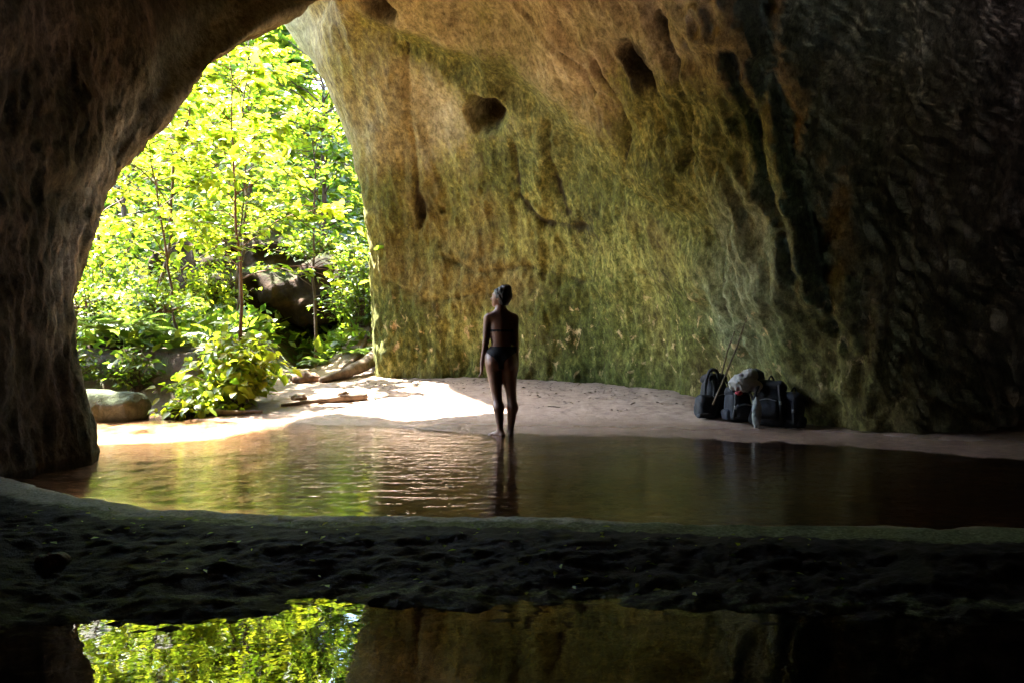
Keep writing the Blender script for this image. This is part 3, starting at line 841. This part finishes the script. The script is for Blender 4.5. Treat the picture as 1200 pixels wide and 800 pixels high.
# the bright bush at the water
def bush(name, label, base, rx, ry, h, nstem, n, lsize, mat, seed, singles=0, cat='bush', group=None, simple=False):
    rng = np.random.default_rng(seed); base = np.array(base, float)
    root = empty(name, base); tag(root, label, cat, group)
    parts = []; P = []; D = []
    for k in range(nstem):
        a = rng.uniform(0, 2*math.pi); rr = math.sqrt(rng.random())
        tip = base + np.array([math.cos(a)*rx*rr, math.sin(a)*ry*rr, h*(1.05-0.75*rr**1.4)*rng.uniform(0.7, 1.05)])
        mid = base + (tip-base)*np.array([0.35, 0.35, 0.65])
        c = arc(base + rng.normal(size=3)*[0.12*rx, 0.12*ry, 0], mid, tip, 9)
        parts.append(tube(c, np.linspace(0.011, 0.003, 9), 4, False))
        m = n//nstem; t = rng.uniform(0.35, 1.0, m)*8; i0 = np.minimum(t.astype(int), 7); fr_ = (t-i0)[:, None]
        pp = c[i0]*(1-fr_)+c[i0+1]*fr_ + rng.normal(size=(m, 3))*[0.09, 0.09, 0.05]
        dd = rng.normal(size=(m, 3))*[1, 1, 0.3] + (tip-base)/np.linalg.norm(tip-base)*[0.7, 0.7, 0] + [0, 0, -0.35]
        P.append(pp); D.append(dd)
    P = np.vstack(P); D = np.vstack(D); P[:, 2] = np.maximum(P[:, 2], base[2]+0.03)
    size = lsize*rng.uniform(0.6, 1.25, len(P)); fr = frames(D, rng, 0.45)
    V, F = join(parts); mesh_obj('stem', V-base, F, M['bark'], root)
    if singles:
        order = np.argsort(P[:, 1] - 2*size); s = order[:singles]; rest = order[singles:]
        leaf_singles(root, P[s], fr[s], size[s], M['leaf_bright_single'])
        P, fr, size = P[rest], fr[rest], size[rest]
    V, F = leaf_mesh(P, fr, size, rng.uniform(0.8, 1.15, len(P)), simple)
    o = mesh_obj('foliage', V-base, F, mat, root)
    o['kind'] = 'stuff'
    return root
bush('leafy_bush', 'bright yellow-green leafy bush overhanging the water at the cave mouth', G(-3.95, 12.15), 0.95, 0.75, 1.25, 46, 1300, 0.18, M['leaf_bright'], 21, 300)
bush('low_bush', 'low spreading leafy bush trailing to the water left of the sand', G(-4.25, 11.55), 0.55, 0.38, 0.42, 24, 520, 0.13, M['leaf_bright'], 22, 140)
bush('bush', 'dark green small-leaved bush against the outer edge of the right wall', G(-3.0, 17.2), 0.9, 0.8, 1.9, 40, 1500, 0.11, M['leaf_mid'], 23, simple=True)
bush('bush', 'green bush on the slope above the fallen log', G(-3.3, 18.6), 1.1, 0.8, 2.4, 44, 1500, 0.12, M['leaf_mid'], 24, simple=True)
bush('bush', 'green bush growing above the dark rock bank behind the ferns', G(-6.4, 14.9), 1.3, 0.8, 1.5, 40, 1300, 0.13, M['leaf_mid'], 25, simple=True)
bush('bush', 'yellow-green bush just right of the left cave wall at middle height', G(-8.2, 16.6), 1.4, 0.9, 2.6, 44, 1500, 0.14, M['leaf_bright'], 26, simple=True)
bush('bush', 'leafy bush hanging over the left of the huge boulder', G(-7.2, 17.6), 1.0, 0.8, 2.1, 36, 1000, 0.14, M['leaf_bright'], 27, simple=True)

bush('bush', 'leafy bush in front of the left half of the huge boulder', G(-6.5, 18.3), 1.1, 0.6, 2.3, 36, 1100, 0.14, M['leaf_bright'], 28, simple=True)
bush('bush', 'leafy bush growing on top of the huge boulder', (-6.3, 20.2, 3.35), 1.9, 1.0, 1.2, 44, 1300, 0.15, M['leaf_bright'], 29, simple=True)
bush('bush', 'small bush on the right shoulder of the huge boulder', (-4.4, 19.6, 2.8), 1.3, 0.8, 0.9, 36, 900, 0.14, M['leaf_mid'], 30, simple=True)
bush('bush', 'low green plant trailing down the dark rock bank left of the bright bush', G(-5.3, 13.0, 0.55), 0.7, 0.5, 0.45, 24, 420, 0.11, M['leaf_mid'], 41, simple=True)
bush('bush', 'low green plant on the rock bank above the mossy boulder', G(-6.5, 12.95, 0.6), 0.9, 0.45, 0.5, 26, 460, 0.11, M['leaf_mid'], 42, simple=True)
bush('bush', 'leafy plant hanging in front of the dark rock bank beside the bright bush', G(-5.35, 12.2), 0.55, 0.25, 0.85, 22, 380, 0.12, M['leaf_mid'], 43, simple=True)
bush('bush', 'leafy plant hanging behind the mossy boulder nearest the left cave wall', G(-6.35, 12.15), 0.65, 0.25, 0.95, 24, 420, 0.12, M['leaf_mid'], 44, simple=True)
# saplings and trees
SAP = 'saplings outside the cave mouth'
plant('sapling', 'slender sapling with thin reddish trunk and broad layered leaves in the middle of the opening', 'sapling', G(-4.75, 15.0), 5.2, 1.75, 22, 46, 0.21, M['leaf_bright'], M['bark_red'], 0.036, 31,
      lean=(-0.25, 0), crown_lo=0.22, singles=300, group=SAP)
plant('sapling', 'leaning dark-stemmed sapling left of the middle one', 'sapling', G(-7.1, 16.8), 5.6, 1.7, 20, 46, 0.20, M['leaf_bright'], M['bark'], 0.05, 32, lean=(0.9, 0), crown_lo=0.4, group=SAP)
plant('sapling', 'sapling with dense leaves beside the left edge of the arch', 'sapling', G(-8.6, 18.2), 5.0, 2.0, 20, 50, 0.21, M['leaf_bright'], M['bark'], 0.05, 33, lean=(-0.3, 0), crown_lo=0.3, group=SAP)
plant('sapling', 'green sapling close to the right wall edge', 'sapling', G(-4.1, 17.8), 5.4, 1.5, 20, 50, 0.16, M['leaf_mid'], M['bark'], 0.04, 34, lean=(-0.2, 0.2), crown_lo=0.3, group=SAP)
plant('sapling', 'tall thin sapling rising in front of the huge boulder', 'sapling', G(-5.9, 18.1), 6.6, 1.6, 20, 50, 0.20, M['leaf_bright'], M['bark'], 0.045, 35, lean=(0.25, 0.3), crown_lo=0.45, group=SAP)
plant('sapling', 'tall sapling on the bank spreading over the stream by the left cave wall', 'sapling', G(-7.9, 15.4), 6.4, 2.1, 24, 60, 0.20, M['leaf_bright'], M['bark'], 0.05, 36, lean=(0.5, -0.6), crown_lo=0.5, group=SAP)
plant('sapling', 'young sapling with low branches over the rock bank', 'sapling', G(-5.5, 14.2), 3.4, 1.3, 18, 44, 0.16, M['leaf_bright'], M['bark'], 0.03, 37, lean=(-0.4, -0.4), crown_lo=0.35, group=SAP)
plant('sapling', 'thin sapling in front of the middle of the huge boulder', 'sapling', G(-5.6, 17.3), 3.8, 1.3, 18, 40, 0.16, M['leaf_bright'], M['bark'], 0.03, 38, lean=(0.3, -0.2), crown_lo=0.3, group=SAP)
BG = 'trees on the ravine side'
trees = [(-10.5, 23.0, 8.0, 2.7, 'broad light-green tree behind the left edge of the opening', 'leaf_bright'),
         (-7.6, 24.0, 7.5, 2.5, 'light-green tree rising just behind the huge boulder', 'leaf_bright'),
         (-5.2, 23.5, 7.5, 2.4, 'mid-green tree behind the right half of the boulder', 'leaf_mid'),
         (-12.8, 29.0, 7.5, 3.0, 'pale tree far back on the left of the ravine side', 'leaf_bright'),
         (-9.4, 30.0, 7.0, 2.9, 'pale tree far back in the middle of the ravine side', 'leaf_bright'),
         (-6.2, 30.0, 6.5, 2.7, 'tree far back near the right wall edge', 'leaf_mid'),
         (-14.0, 36.0, 6.5, 3.4, 'farthest tree on the left skyline of the ravine', 'leaf_mid'),
         (-9.2, 37.5, 5.5, 3.2, 'farthest tree in the middle of the ravine skyline', 'leaf_bright')]
for k, (x, y, h, sp, lab, lm) in enumerate(trees):
    plant('tree', lab, 'tree', G(x, y), h, sp, 34, 90, 0.32 if y < 28 else 0.40, M[lm], M['bark'], 0.085, 51+k, lean=(0.4*math.sin(k*2.1), 0.2), crown_lo=0.16, simple=True, group=BG, flat=0.5)

# ferns on the bank
def fern_frond(L, n=18):
    parts = []; t = np.linspace(0, 1, 10)
    c = np.stack([L*t*(1-0.12*t), 0*t, L*(0.55*t - 0.75*t*t)], 1)
    parts.append(tube(c, np.linspace(0.006, 0.0015, 10), 4, False))
    P = []; D = []; S = []
    for k in range(n):
        u = 0.15 + 0.83*k/(n-1); i = u*9; i0 = int(min(i, 8)); p = c[i0]*(1-(i-i0))+c[i0+1]*(i-i0)
        for sgn in (-1, 1):
            P.append(p); D.append((0.45, sgn, -0.18)); S.append(L*0.30*math.sin(math.pi*min(1, 0.18+u*0.85))**0.8 + 0.01)
    rng = np.random.default_rng(5)
    V, F = leaf_mesh(np.array(P), frames(np.array(D, float), rng, 0.15), np.array(S), np.full(len(P), 0.42), True)
    parts.append((V, F))
    return join(parts)
FV, FF = fern_frond(1.0)
_fo = mesh_obj('frond', FV, FF, M['fern']); fern_me = _fo.data; bpy.data.objects.remove(_fo)
def fern(x, y, L, n, seed, label, zoff=0.0):
    rng = np.random.default_rng(seed); root = empty('fern', G(x, y, zoff)); tag(root, label, 'fern', 'ferns on the bank')
    for k in range(n):
        o = bpy.data.objects.new('frond', fern_me); COL.objects.link(o); o.parent = root
        s = L*rng.uniform(0.7, 1.1); o.scale = (s, s, s)
        o.rotation_euler = (rng.normal()*0.15, -rng.uniform(0.05, 0.55), 2*math.pi*k/n + rng.normal()*0.2)
for x, y, L, n, lab, zo_ in [(-5.95, 13.3, 0.85, 10, 'pale glossy fern in the middle of the dark rock bank', 0.25), (-6.6, 13.1, 0.80, 10, 'yellowish fern on the bank nearest the left cave wall', 0.22),
                        (-5.25, 13.2, 0.70, 9, 'pale fern on the bank just left of the bright bush', 0.12), (-6.2, 14.1, 1.0, 11, 'large fern at the back of the bank', 0.05),
                        (-7.3, 14.2, 1.0, 10, 'fern at the back of the bank by the left cave wall', 0.05), (-2.95, 16.3, 0.6, 9, 'small fern on the slope over the fallen log', 0.0),
                        (-3.7, 16.6, 0.6, 9, 'small fern beside the path below the hollow', 0.0),
                        (-5.6, 12.75, 0.6, 9, 'fern drooping over the face of the dark rock bank', 0.35), (-6.35, 12.6, 0.6, 9, 'fern drooping down the rock bank above the mossy boulder', 0.4)]:
    fern(x, y, L, n, int(x*-100), lab, zo_)

# fallen leaves on the wet sill
rng = np.random.default_rng(93); n = 170
lx = rng.uniform(-2.9, 1.6, n); ly = lerp_tab(lx, SILL) - 0.15 - rng.random(n)*0.85
V, F = leaf_mesh(np.stack([lx, ly, ground_z(lx, ly)+0.006], 1), frames(np.stack([rng.normal(size=n), rng.normal(size=n), 0.15*rng.normal(size=n)], 1), rng, 0.3), rng.uniform(0.02, 0.055, n), rng.uniform(0.5, 1.1, n), True)
tag(mesh_obj('fallen_leaves', V, F, M['leaf_bright']), 'small fallen leaves scattered on the dark wet sill', 'leaf litter', kind='stuff')
# leaf litter and grit on the sand
rng = np.random.default_rng(91); n = 2600
lx = rng.uniform(-3.4, 3.2, n); by0 = lerp_tab(lx, SHORE); ly = by0 + 0.15 + rng.random(n)**0.6*4.6
lz = ground_z(lx, ly) + 0.006
kp = fbm(np.stack([lx*0.9, ly*1.3, 0*lx], 1), 3) + 0.25*(ly-by0-2.5) > 0.05
lx, ly, lz = lx[kp], ly[kp], lz[kp]
V, F = leaf_mesh(np.stack([lx, ly, lz], 1), frames(np.stack([rng.normal(size=len(lx)), rng.normal(size=len(lx)), 0.12*rng.normal(size=len(lx))], 1), rng, 0.25), rng.uniform(0.02, 0.075, len(lx)), rng.uniform(0.5, 1.2, len(lx)), True)
tag(mesh_obj('leaf_litter', V, F, M['dead_wood']), 'small brown leaf litter strewn over the sand', 'leaf litter', kind='stuff')
# ground cover on the banks: nobody could count it
rng = np.random.default_rng(77)
n = 46000
ux = rng.uniform(-15, -1.8, n); uy = rng.uniform(12.6, 40, n)
keep = ((uy > 16.4) | (ux < -4.9)) & ~((uy < 19) & (np.abs(ux+4.4) < 0.6) & (uy < 18.5))
ux, uy = ux[keep], uy[keep]; uz = ground_z(ux, uy)
dn = np.stack([rng.normal(size=len(ux)), rng.normal(size=len(ux)), rng.uniform(0.0, 1.2, len(ux))], 1)
sz = rng.uniform(0.10, 0.28, len(ux))*(1+0.025*(uy-12))
V, F = leaf_mesh(np.stack([ux, uy, uz+rng.uniform(0, 0.8, len(ux))*np.clip((uy-13)/8, 0.2, 1)], 1), frames(dn, rng, 0.5), sz, None, True)
tag(mesh_obj('undergrowth', V, F, M['leaf_mid']), 'low leafy undergrowth covering the slopes outside the cave', 'undergrowth', kind='stuff')
# ------------------------------------------------------------------ the woman at the water's edge
def mat_skin():
    t = NT('skin'); n = t.noise(t.pos(), 7, 4, 0.6)
    return t.done(t.ramp(n, [(0.3, (0.12, 0.052, 0.030)), (0.7, (0.16, 0.074, 0.043))]), 0.5, None, 0.4)
M['skin'] = mat_skin()
M['hair'] = mat_simple('hair', (0.006, 0.005, 0.004), (0.02, 0.014, 0.010), 30, 0.55, 0.5, 0.004, (1, 1, 0.3))
M['swim'] = mat_simple('swim_fabric', (0.008, 0.008, 0.010), (0.016, 0.016, 0.018), 60, 0.8, 0.15, 0.002)
FD = np.array([-0.93, 0.36, 0.10]); FD /= np.linalg.norm(FD)          # where she looks
SD = np.cross([0, 0, 1.0], FD); SD /= np.linalg.norm(SD); UD = np.cross(FD, SD)
HM = np.stack([FD, SD, UD])                                           # head frame rows
HC = np.array([-0.012, 0.005, 1.515])
def hp(a, b, c): return HC + a*FD + b*SD + c*UD
def sd_head(P, c, r):                                                 # ellipsoid in the head frame
    q = (P - c) @ HM.T; r = np.array(r)
    k0 = np.linalg.norm(q/r, axis=-1); k1 = np.linalg.norm(q/(r*r), axis=-1)+1e-9
    return k0*(k0-1)/k1
def body(P):
    f = sd_ell(P, (-0.008, 0.0, 0.865), (0.172, 0.112, 0.128))                       # pelvis
    def add(g, k):
        nonlocal f; f = smin(f, g, k)
    add(sd_ell(P, (-0.078, -0.050, 0.815), (0.088, 0.085, 0.095)), 0.035)
    add(sd_ell(P, (0.070, -0.050, 0.815), (0.088, 0.085, 0.095)), 0.035)
    add(sd_ell(P, (-0.004, 0.0, 1.03), (0.106, 0.080, 0.14)), 0.07)                  # waist
    add(sd_ell(P, (-0.002, 0.008, 1.185), (0.130, 0.095, 0.150)), 0.06)              # ribs
    add(sd_ell(P, (-0.065, 0.085, 1.18), (0.055, 0.045, 0.055)), 0.03); add(sd_ell(P, (0.06, 0.085, 1.18), (0.055, 0.045, 0.055)), 0.03)
    add(sd_cone(P, (-0.130, 0.0, 1.296), (0.124, 0.0, 1.290), 0.050, 0.050), 0.06)   # shoulders
    add(sd_cone(P, (-0.10, -0.01, 1.305), (-0.012, 0.0, 1.385), 0.032, 0.042), 0.05)
    add(sd_cone(P, (0.095, -0.01, 1.305), (0.0, 0.0, 1.385), 0.032, 0.042), 0.05)
    add(sd_cone(P, (-0.005, 0.0, 1.32), (-0.010, 0.005, 1.455), 0.050, 0.047), 0.035) # neck
    # head: skull, face, jaw, nose, brow, lips, ears
    h = sd_head(P, hp(-0.005, 0, 0.018), (0.092, 0.072, 0.092))
    h = smin(h, sd_head(P, hp(0.038, 0, -0.040), (0.052, 0.054, 0.066)), 0.03)
    h = smin(h, sd_head(P, hp(0.064, 0, -0.083), (0.022, 0.024, 0.020)), 0.025)
    h = smin(h, sd_cone(P, hp(0.086, 0, 0.006), hp(0.106, 0, -0.026), 0.007, 0.011), 0.012)
    h = smin(h, sd_head(P, hp(0.080, 0, 0.024), (0.014, 0.050, 0.010)), 0.012)
    h = smin(h, sd_head(P, hp(0.084, 0, -0.052), (0.010, 0.020, 0.008)), 0.008)
    h = smin(h, sd_head(P, hp(0.082, 0, -0.064), (0.009, 0.018, 0.007)), 0.008)
    for s in (-1, 1):
        h = np.maximum(h, -sd_head(P, hp(0.086, s*0.029, 0.004), (0.010, 0.014, 0.008)))
        h = smin(h, sd_head(P, hp(-0.008, s*0.073, -0.010), (0.016, 0.007, 0.028)), 0.006)
    add(h, 0.02)
    # arms
    add(sd_cone(P, (-0.150, 0.0, 1.280), (-0.172, -0.010, 1.03), 0.046, 0.036), 0.030)
    add(sd_cone(P, (-0.172, -0.010, 1.03), (-0.214, 0.035, 0.800), 0.034, 0.022), 0.016)
    add(sd_cone(P, (0.142, 0.0, 1.280), (0.150, -0.012, 1.03), 0.046, 0.036), 0.030)
    add(sd_cone(P, (0.150, -0.012, 1.03), (0.168, 0.045, 0.800), 0.034, 0.022), 0.012)
    # hands: palm, four fingers of different lengths, thumb from the side of the palm
    for wx, wy, s, yaw in ((-0.214, 0.035, -1, 0.3), (0.168, 0.045, 1, -0.2)):
        w = np.array([wx, wy, 0.800]); ax = np.array([0.05*s, 0.10, -1.0]); ax /= np.linalg.norm(ax)
        sd = np.array([0.12*s, 1.0, 0.10]); sd -= ax*(sd@ax); sd /= np.linalg.norm(sd)     # across the palm, thumb side forward
        nn = np.cross(ax, sd)*s
        pal = sd_cone(P, w + ax*0.012, w + ax*0.072, 0.020, 0.018)
        for o in (-0.018, 0.0, 0.018): pal = smin(pal, sd_cone(P, w + ax*0.02 + sd*o*0.7, w + ax*0.080 + sd*o*1.35, 0.014, 0.0125), 0.012)
        for o, L in ((0.027, 0.068), (0.009, 0.078), (-0.009, 0.072), (-0.026, 0.056)):
            k0 = w + ax*0.082 + sd*o; k1 = k0 + ax*L*0.52 + nn*0.006*(-s) + sd*o*0.10; k2 = k1 + ax*L*0.46 - nn*0.022*s + sd*o*0.02
            fg = np.minimum(sd_cone(P, k0, k1, 0.0088, 0.0080), sd_cone(P, k1, k2, 0.0080, 0.0065))
            pal = smin(pal, fg, 0.004)
        t0 = w + ax*0.028 + sd*0.022; t1 = t0 + ax*0.030 + sd*0.024; t2 = t1 + ax*0.034 + sd*0.004
        pal = smin(pal, np.minimum(sd_cone(P, t0, t1, 0.0125, 0.0098), sd_cone(P, t1, t2, 0.0095, 0.0075)), 0.008)
        add(pal, 0.010)
    # legs
    for hip, knee, calf, ank, yaw in (((-0.078, 0.0, 0.80), (-0.052, 0.022, 0.445), (-0.030, -0.022, 0.320), (-0.012, 0.0, 0.075), 0.75),
                                      ((0.072, 0.0, 0.80), (0.107, 0.020, 0.445), (0.122, -0.022, 0.320), (0.098, 0.0, 0.075), -0.05)):
        add(sd_cone(P, hip, knee, 0.102, 0.054), 0.022)
        add(sd_cone(P, knee, calf, 0.050, 0.058), 0.02)
        add(sd_cone(P, calf, ank, 0.057, 0.033), 0.03)
        add(sd_cone(P, knee, (ank[0], ank[1], 0.2), 0.040, 0.030), 0.02)
        a = np.array(ank); d = np.array([-math.sin(yaw), math.cos(yaw), 0]); sx = np.array([math.cos(yaw), math.sin(yaw), 0])
        add(sd_cone(P, a, a - d*0.035 + [0, 0, -0.045], 0.029, 0.028), 0.02)
        add(sd_cone(P, a + d*0.01 + [0, 0, -0.022], a + d*0.125 + [0, 0, -0.055], 0.031, 0.020), 0.02)
        add(sd_cone(P, a - d*0.035 + [0, 0, -0.050], a + d*0.13 + [0, 0, -0.058], 0.025, 0.017), 0.015)
        for o, L in ((-0.026, 0.045), (-0.011, 0.044), (0.003, 0.039), (0.016, 0.034), (0.028, 0.027)):
            b0 = a + d*0.125 + sx*o + [0, 0, -0.058]
            add(sd_cone(P, b0, b0 + d*L + [0, 0, -0.006], 0.0115, 0.0085), 0.006)
    return f
PX, PY = -0.115, 9.33
per_root = empty('person', (PX, PY, -0.015))
tag(per_root, 'woman in a dark bikini, hair up, standing at the water edge looking left', 'person')
h = 0.0075
Gp = grid((-0.30, -0.22, -0.03), (0.26, 0.22, 1.66), h)
fb = body(Gp)
V, F = surface_nets(np.where(np.abs(fb) < 1e-9, 1e-9, fb), (-0.30, -0.22, -0.03), h)
mesh_obj('body', V, F, M['skin'], per_root)
# clothing follows the body: a shell a few millimetres proud, cut to shape
z_ = Gp[..., 2]; x_ = Gp[..., 0]; y_ = Gp[..., 1]
nar = 0.028 + 0.155*np.clip((z_-0.80)/0.13, 0, 1)**1.5
bot = np.maximum.reduce([fb-0.005, z_-0.985, 0.74-z_, np.where(z_ < 0.925, np.abs(x_+0.004)-nar, -1), np.abs(x_)-0.165])
V, F = surface_nets(np.where(np.abs(bot) < 1e-9, 1e-9, bot), (-0.30, -0.22, -0.03), h); mesh_obj('bikini_bottom', V, F, M['swim'], per_root)
band = np.maximum.reduce([fb-0.005, np.abs(z_-1.155-0.035*sstep(0.0, 0.09, y_))-(0.014+0.05*sstep(0.0, 0.08, y_)), np.abs(x_)-0.134])
V, F = surface_nets(np.where(np.abs(band) < 1e-9, 1e-9, band), (-0.30, -0.22, -0.03), h); mesh_obj('bikini_top', V, F, M['swim'], per_root)
def hair(P):
    f = sd_head(P, hp(-0.026, 0, 0.030), (0.104, 0.088, 0.096))
    f = smin(f, sd_head(P, hp(-0.045, 0, -0.030), (0.062, 0.066, 0.060)), 0.03)
    face = sd_head(P, hp(0.090, 0, -0.030), (0.075, 0.12, 0.095))
    f = np.maximum(f, -face)
    bun = sd_head(P, hp(-0.062, 0, 0.098), (0.056, 0.054, 0.050))
    bun = smin(bun, sd_head(P, hp(-0.030, 0.01, 0.112), (0.032, 0.032, 0.026)), 0.015)
    f = smin(f, bun, 0.016)
    s = P.shape
    return f + (0.009*perlin(P.reshape(-1, 3)*np.array([38, 38, 26]))).reshape(s[:-1])
hl = (-0.17, -0.15, 1.36)
sdf_obj('hair', hair, hl, (0.15, 0.16, 1.68), 0.006, M['hair'], per_root)

# ------------------------------------------------------------------ the heap of bags by the right wall
M['pack_black'] = mat_simple('pack_fabric_black', (0.006, 0.006, 0.008), (0.018, 0.018, 0.021), 9, 0.75, 0.5, 0.012)
M['pack_navy'] = mat_simple('pack_fabric_navy', (0.008, 0.009, 0.014), (0.022, 0.024, 0.033), 9, 0.7, 0.5, 0.012)
M['strap'] = mat_simple('strap_webbing', (0.012, 0.012, 0.013), (0.03, 0.03, 0.032), 40, 0.8, 0.2, 0.003)
M['grey_cloth'] = mat_simple('grey_cloth', (0.20, 0.19, 0.175), (0.36, 0.34, 0.31), 8, 0.9, 0.6, 0.015)
M['pale_cloth'] = mat_simple('pale_cloth', (0.16, 0.17, 0.165), (0.30, 0.31, 0.30), 10, 0.9, 0.5, 0.01)
M['red_cloth'] = mat_simple('red_cloth', (0.22, 0.02, 0.03), (0.32, 0.04, 0.05), 12, 0.85, 0.3, 0.005)
M['stick'] = mat_simple('walking_stick_wood', (0.035, 0.024, 0.014), (0.13, 0.09, 0.05), 18, 0.8, 0.4, 0.004)
M['buckle'] = mat_simple('buckle_plastic', (0.10, 0.10, 0.10), (0.16, 0.16, 0.16), 20, 0.4, 0.1, 0.002)
def soft(name, c, b, r, mat, parent, amp=0.012, fr=7.0, h=0.016, taper=0.0, tilt=None, seed=0.0):
    c = np.array(c); b = np.array(b)
    def f(G):
        q = G - c
        if tilt is not None: q = q @ np.array(tilt)
        t = np.clip(q[..., 2]/b[2], -1, 1)
        k = 1 - taper*np.clip(t, 0, 1)**1.5
        q = q / np.stack([k, k, np.ones_like(k)], -1)
        s = sd_rbox(q, (0, 0, 0), b, r)
        return s + amp*fbm(G.reshape(-1, 3)*fr + seed, 3).reshape(s.shape)
    e = np.linalg.norm(b)*np.ones(3)*0 + b*1.25 + 0.05 if tilt is None else np.ones(3)*b.max()*1.3 + 0.03
    return sdf_obj(name, f, c-e, c+e, h, mat, parent)
def strap(name, pts, r, parent, mat='strap'):
    pts = np.array(pts, float); t = np.linspace(0, 1, 26); k = np.linspace(0, 1, len(pts))
    K_ = hermite(pts, k, t)
    V, F = tube(K_, r, 6); o = mesh_obj(name, V, F, M[mat], parent); return o
def backpack(loc, rz, w, d, hh, label, mat, seed, lean=0.0, pocket=True):
    root = empty('backpack', loc, rz); tag(root, label, 'backpack', 'backpacks by the right wall')
    T = Matrix.Rotation(lean, 3, 'X')
    def L(x, y, zz): return np.array(T @ Vector((x, y, zz)))
    soft('main_bag', L(0, 0, hh*0.5), (w/2, d/2, hh*0.5), 0.07, M[mat], root, 0.016, 6, 0.016, 0.22, T, seed)
    lid = soft('lid', L(0, -0.01, hh*0.98), (w*0.46, d*0.48, 0.055), 0.05, M[mat], root, 0.014, 8, 0.014, 0.1, T, seed+3)
    if pocket:
        po = soft('front_pocket', L(0, -d*0.55, hh*0.33), (w*0.36, 0.055, hh*0.25), 0.045, M[mat], root, 0.010, 9, 0.013, 0.1, T, seed+5)
        strap('zip', [L(-w*0.28, -d*0.55-0.060, hh*0.50), L(0, -d*0.55-0.066, hh*0.54), L(w*0.28, -d*0.55-0.060, hh*0.50)], 0.006, po, 'buckle')
    for s in (-1, 1):
        st = strap('shoulder_strap', [L(s*w*0.25, -d*0.30, hh*1.0), L(s*w*0.33, -d*0.66, hh*0.80), L(s*w*0.40, -d*0.70, hh*0.45), L(s*w*0.42, -d*0.52, hh*0.10)], 0.017, root)
        bp = L(s*w*0.40, -d*0.70-0.016, hh*0.45)
        V, F = tube([bp+[0, 0, -0.02], bp+[0, 0, 0.02]], 0.016, 6); mesh_obj('buckle', V, F, M['buckle'], st)
        soft('side_pocket', L(s*w*0.50, 0, hh*0.22), (0.04, d*0.32, hh*0.18), 0.035, M[mat], root, 0.010, 9, 0.013, 0.0, T, seed+7+s)
    strap('grab_handle', [L(-0.05, -d*0.1, hh*1.02), L(0, -d*0.1, hh*1.02+0.10), L(0.05, -d*0.1, hh*1.02)], 0.010, root)
    return root
def gl(x, y, dz=0.0): return (x, y, gzz(x, y)+dz)
backpack(gl(2.47, 10.35), 0.35, 0.30, 0.24, 0.46, 'slim black backpack with a looping strap, leftmost of the heap of bags', 'pack_black', 1.0, -0.12)
backpack(gl(2.95, 9.80), -0.45, 0.37, 0.30, 0.48, 'largest dark backpack in the middle of the heap of bags by the wall', 'pack_black', 2.0, -0.34)
backpack(gl(3.16, 9.72), -0.8, 0.26, 0.22, 0.36, 'small black backpack at the right end of the heap of bags', 'pack_navy', 3.0, -0.3, False)
backpack(gl(2.66, 10.02), 0.2, 0.30, 0.24, 0.36, 'dark navy backpack under the grey cloth bundle', 'pack_navy', 4.0, -0.1)
# black tote to the left front
tt = empty('tote_bag', gl(2.31, 10.2), 0.2); tag(tt, 'low black bag with an upright loop handle on the sand left of the backpacks', 'bag')
soft('bag_body', (0, 0, 0.13), (0.12, 0.10, 0.135), 0.06, M['pack_black'], tt, 0.014, 9, 0.012, 0.25)
strap('handle', [(-0.01, 0.0, 0.22), (0.02, 0.02, 0.42), (0.08, 0.04, 0.55), (0.16, 0.03, 0.54), (0.20, 0.03, 0.40)], 0.022, tt)
soft('base_flap', (-0.05, -0.12, 0.03), (0.10, 0.05, 0.028), 0.025, M['strap'], tt, 0.008, 9, 0.01)
# grey cloth bundle on top
cb = empty('cloth_bundle', (2.72, 9.95, gzz(2.72, 9.95)+0.40)); tag(cb, 'crumpled grey cloth bundle lying on top of the bags', 'cloth')
def lump(G, c, r, a=0.03, fr=11):
    f = sd_ell(G, c, r); return f + a*(0.5-np.abs(fbm(G.reshape(-1, 3)*fr, 3))).reshape(f.shape)
sdf_obj('wrapped_cloth', lambda G: smin(smin(lump(G, (-0.04, -0.03, 0.06), (0.17, 0.13, 0.11)), lump(G, (0.05, 0.0, 0.15), (0.11, 0.10, 0.09)), 0.02), lump(G, (0.11, -0.08, 0.03), (0.07, 0.06, 0.08)), 0.015),
        (-0.3, -0.25, -0.12), (0.3, 0.22, 0.34), 0.011, M['grey_cloth'], cb)
sdf_obj('dark_cloth', lambda G: lump(G, (0.12, 0.05, 0.12), (0.13, 0.12, 0.12)), (-0.1, -0.16, -0.08), (0.34, 0.26, 0.33), 0.013, M['pack_navy'], cb)
sdf_obj('red_fold', lambda G: lump(G, (-0.11, -0.13, -0.045), (0.045, 0.03, 0.025), 0.008), (-0.2, -0.2, -0.1), (-0.04, -0.07, 0.01), 0.007, M['red_cloth'], cb)
tw = empty('towel', (2.76, 9.58, gzz(2.76, 9.58))); tag(tw, 'pale grey towel hanging down the front of the largest backpack', 'towel')
sdf_obj('hanging_cloth', lambda G: lump(G, (0, 0.05, 0.17), (0.055, 0.04, 0.20), 0.022, 14), (-0.12, -0.06, -0.06), (0.12, 0.16, 0.42), 0.010, M['pale_cloth'], tw)
# two walking sticks leaning over the bags
stick('walking_stick', [(2.36, 10.02, gzz(2.36, 10.02)+0.18), (2.52, 10.08, 0.62), (2.68, 10.18, 0.95), (2.82, 10.25, 1.30)], [0.014, 0.012, 0.010, 0.007], M['stick'], 'longer thin wooden walking stick slanting up over the bags', 'stick', 6)
stick('walking_stick', [(2.44, 10.3, gzz(2.44, 10.3)+0.02), (2.52, 10.32, 0.55), (2.62, 10.38, 0.90), (2.72, 10.42, 1.14)], [0.013, 0.011, 0.010, 0.006], M['stick'], 'shorter thin wooden walking stick behind the longer one', 'stick', 6)
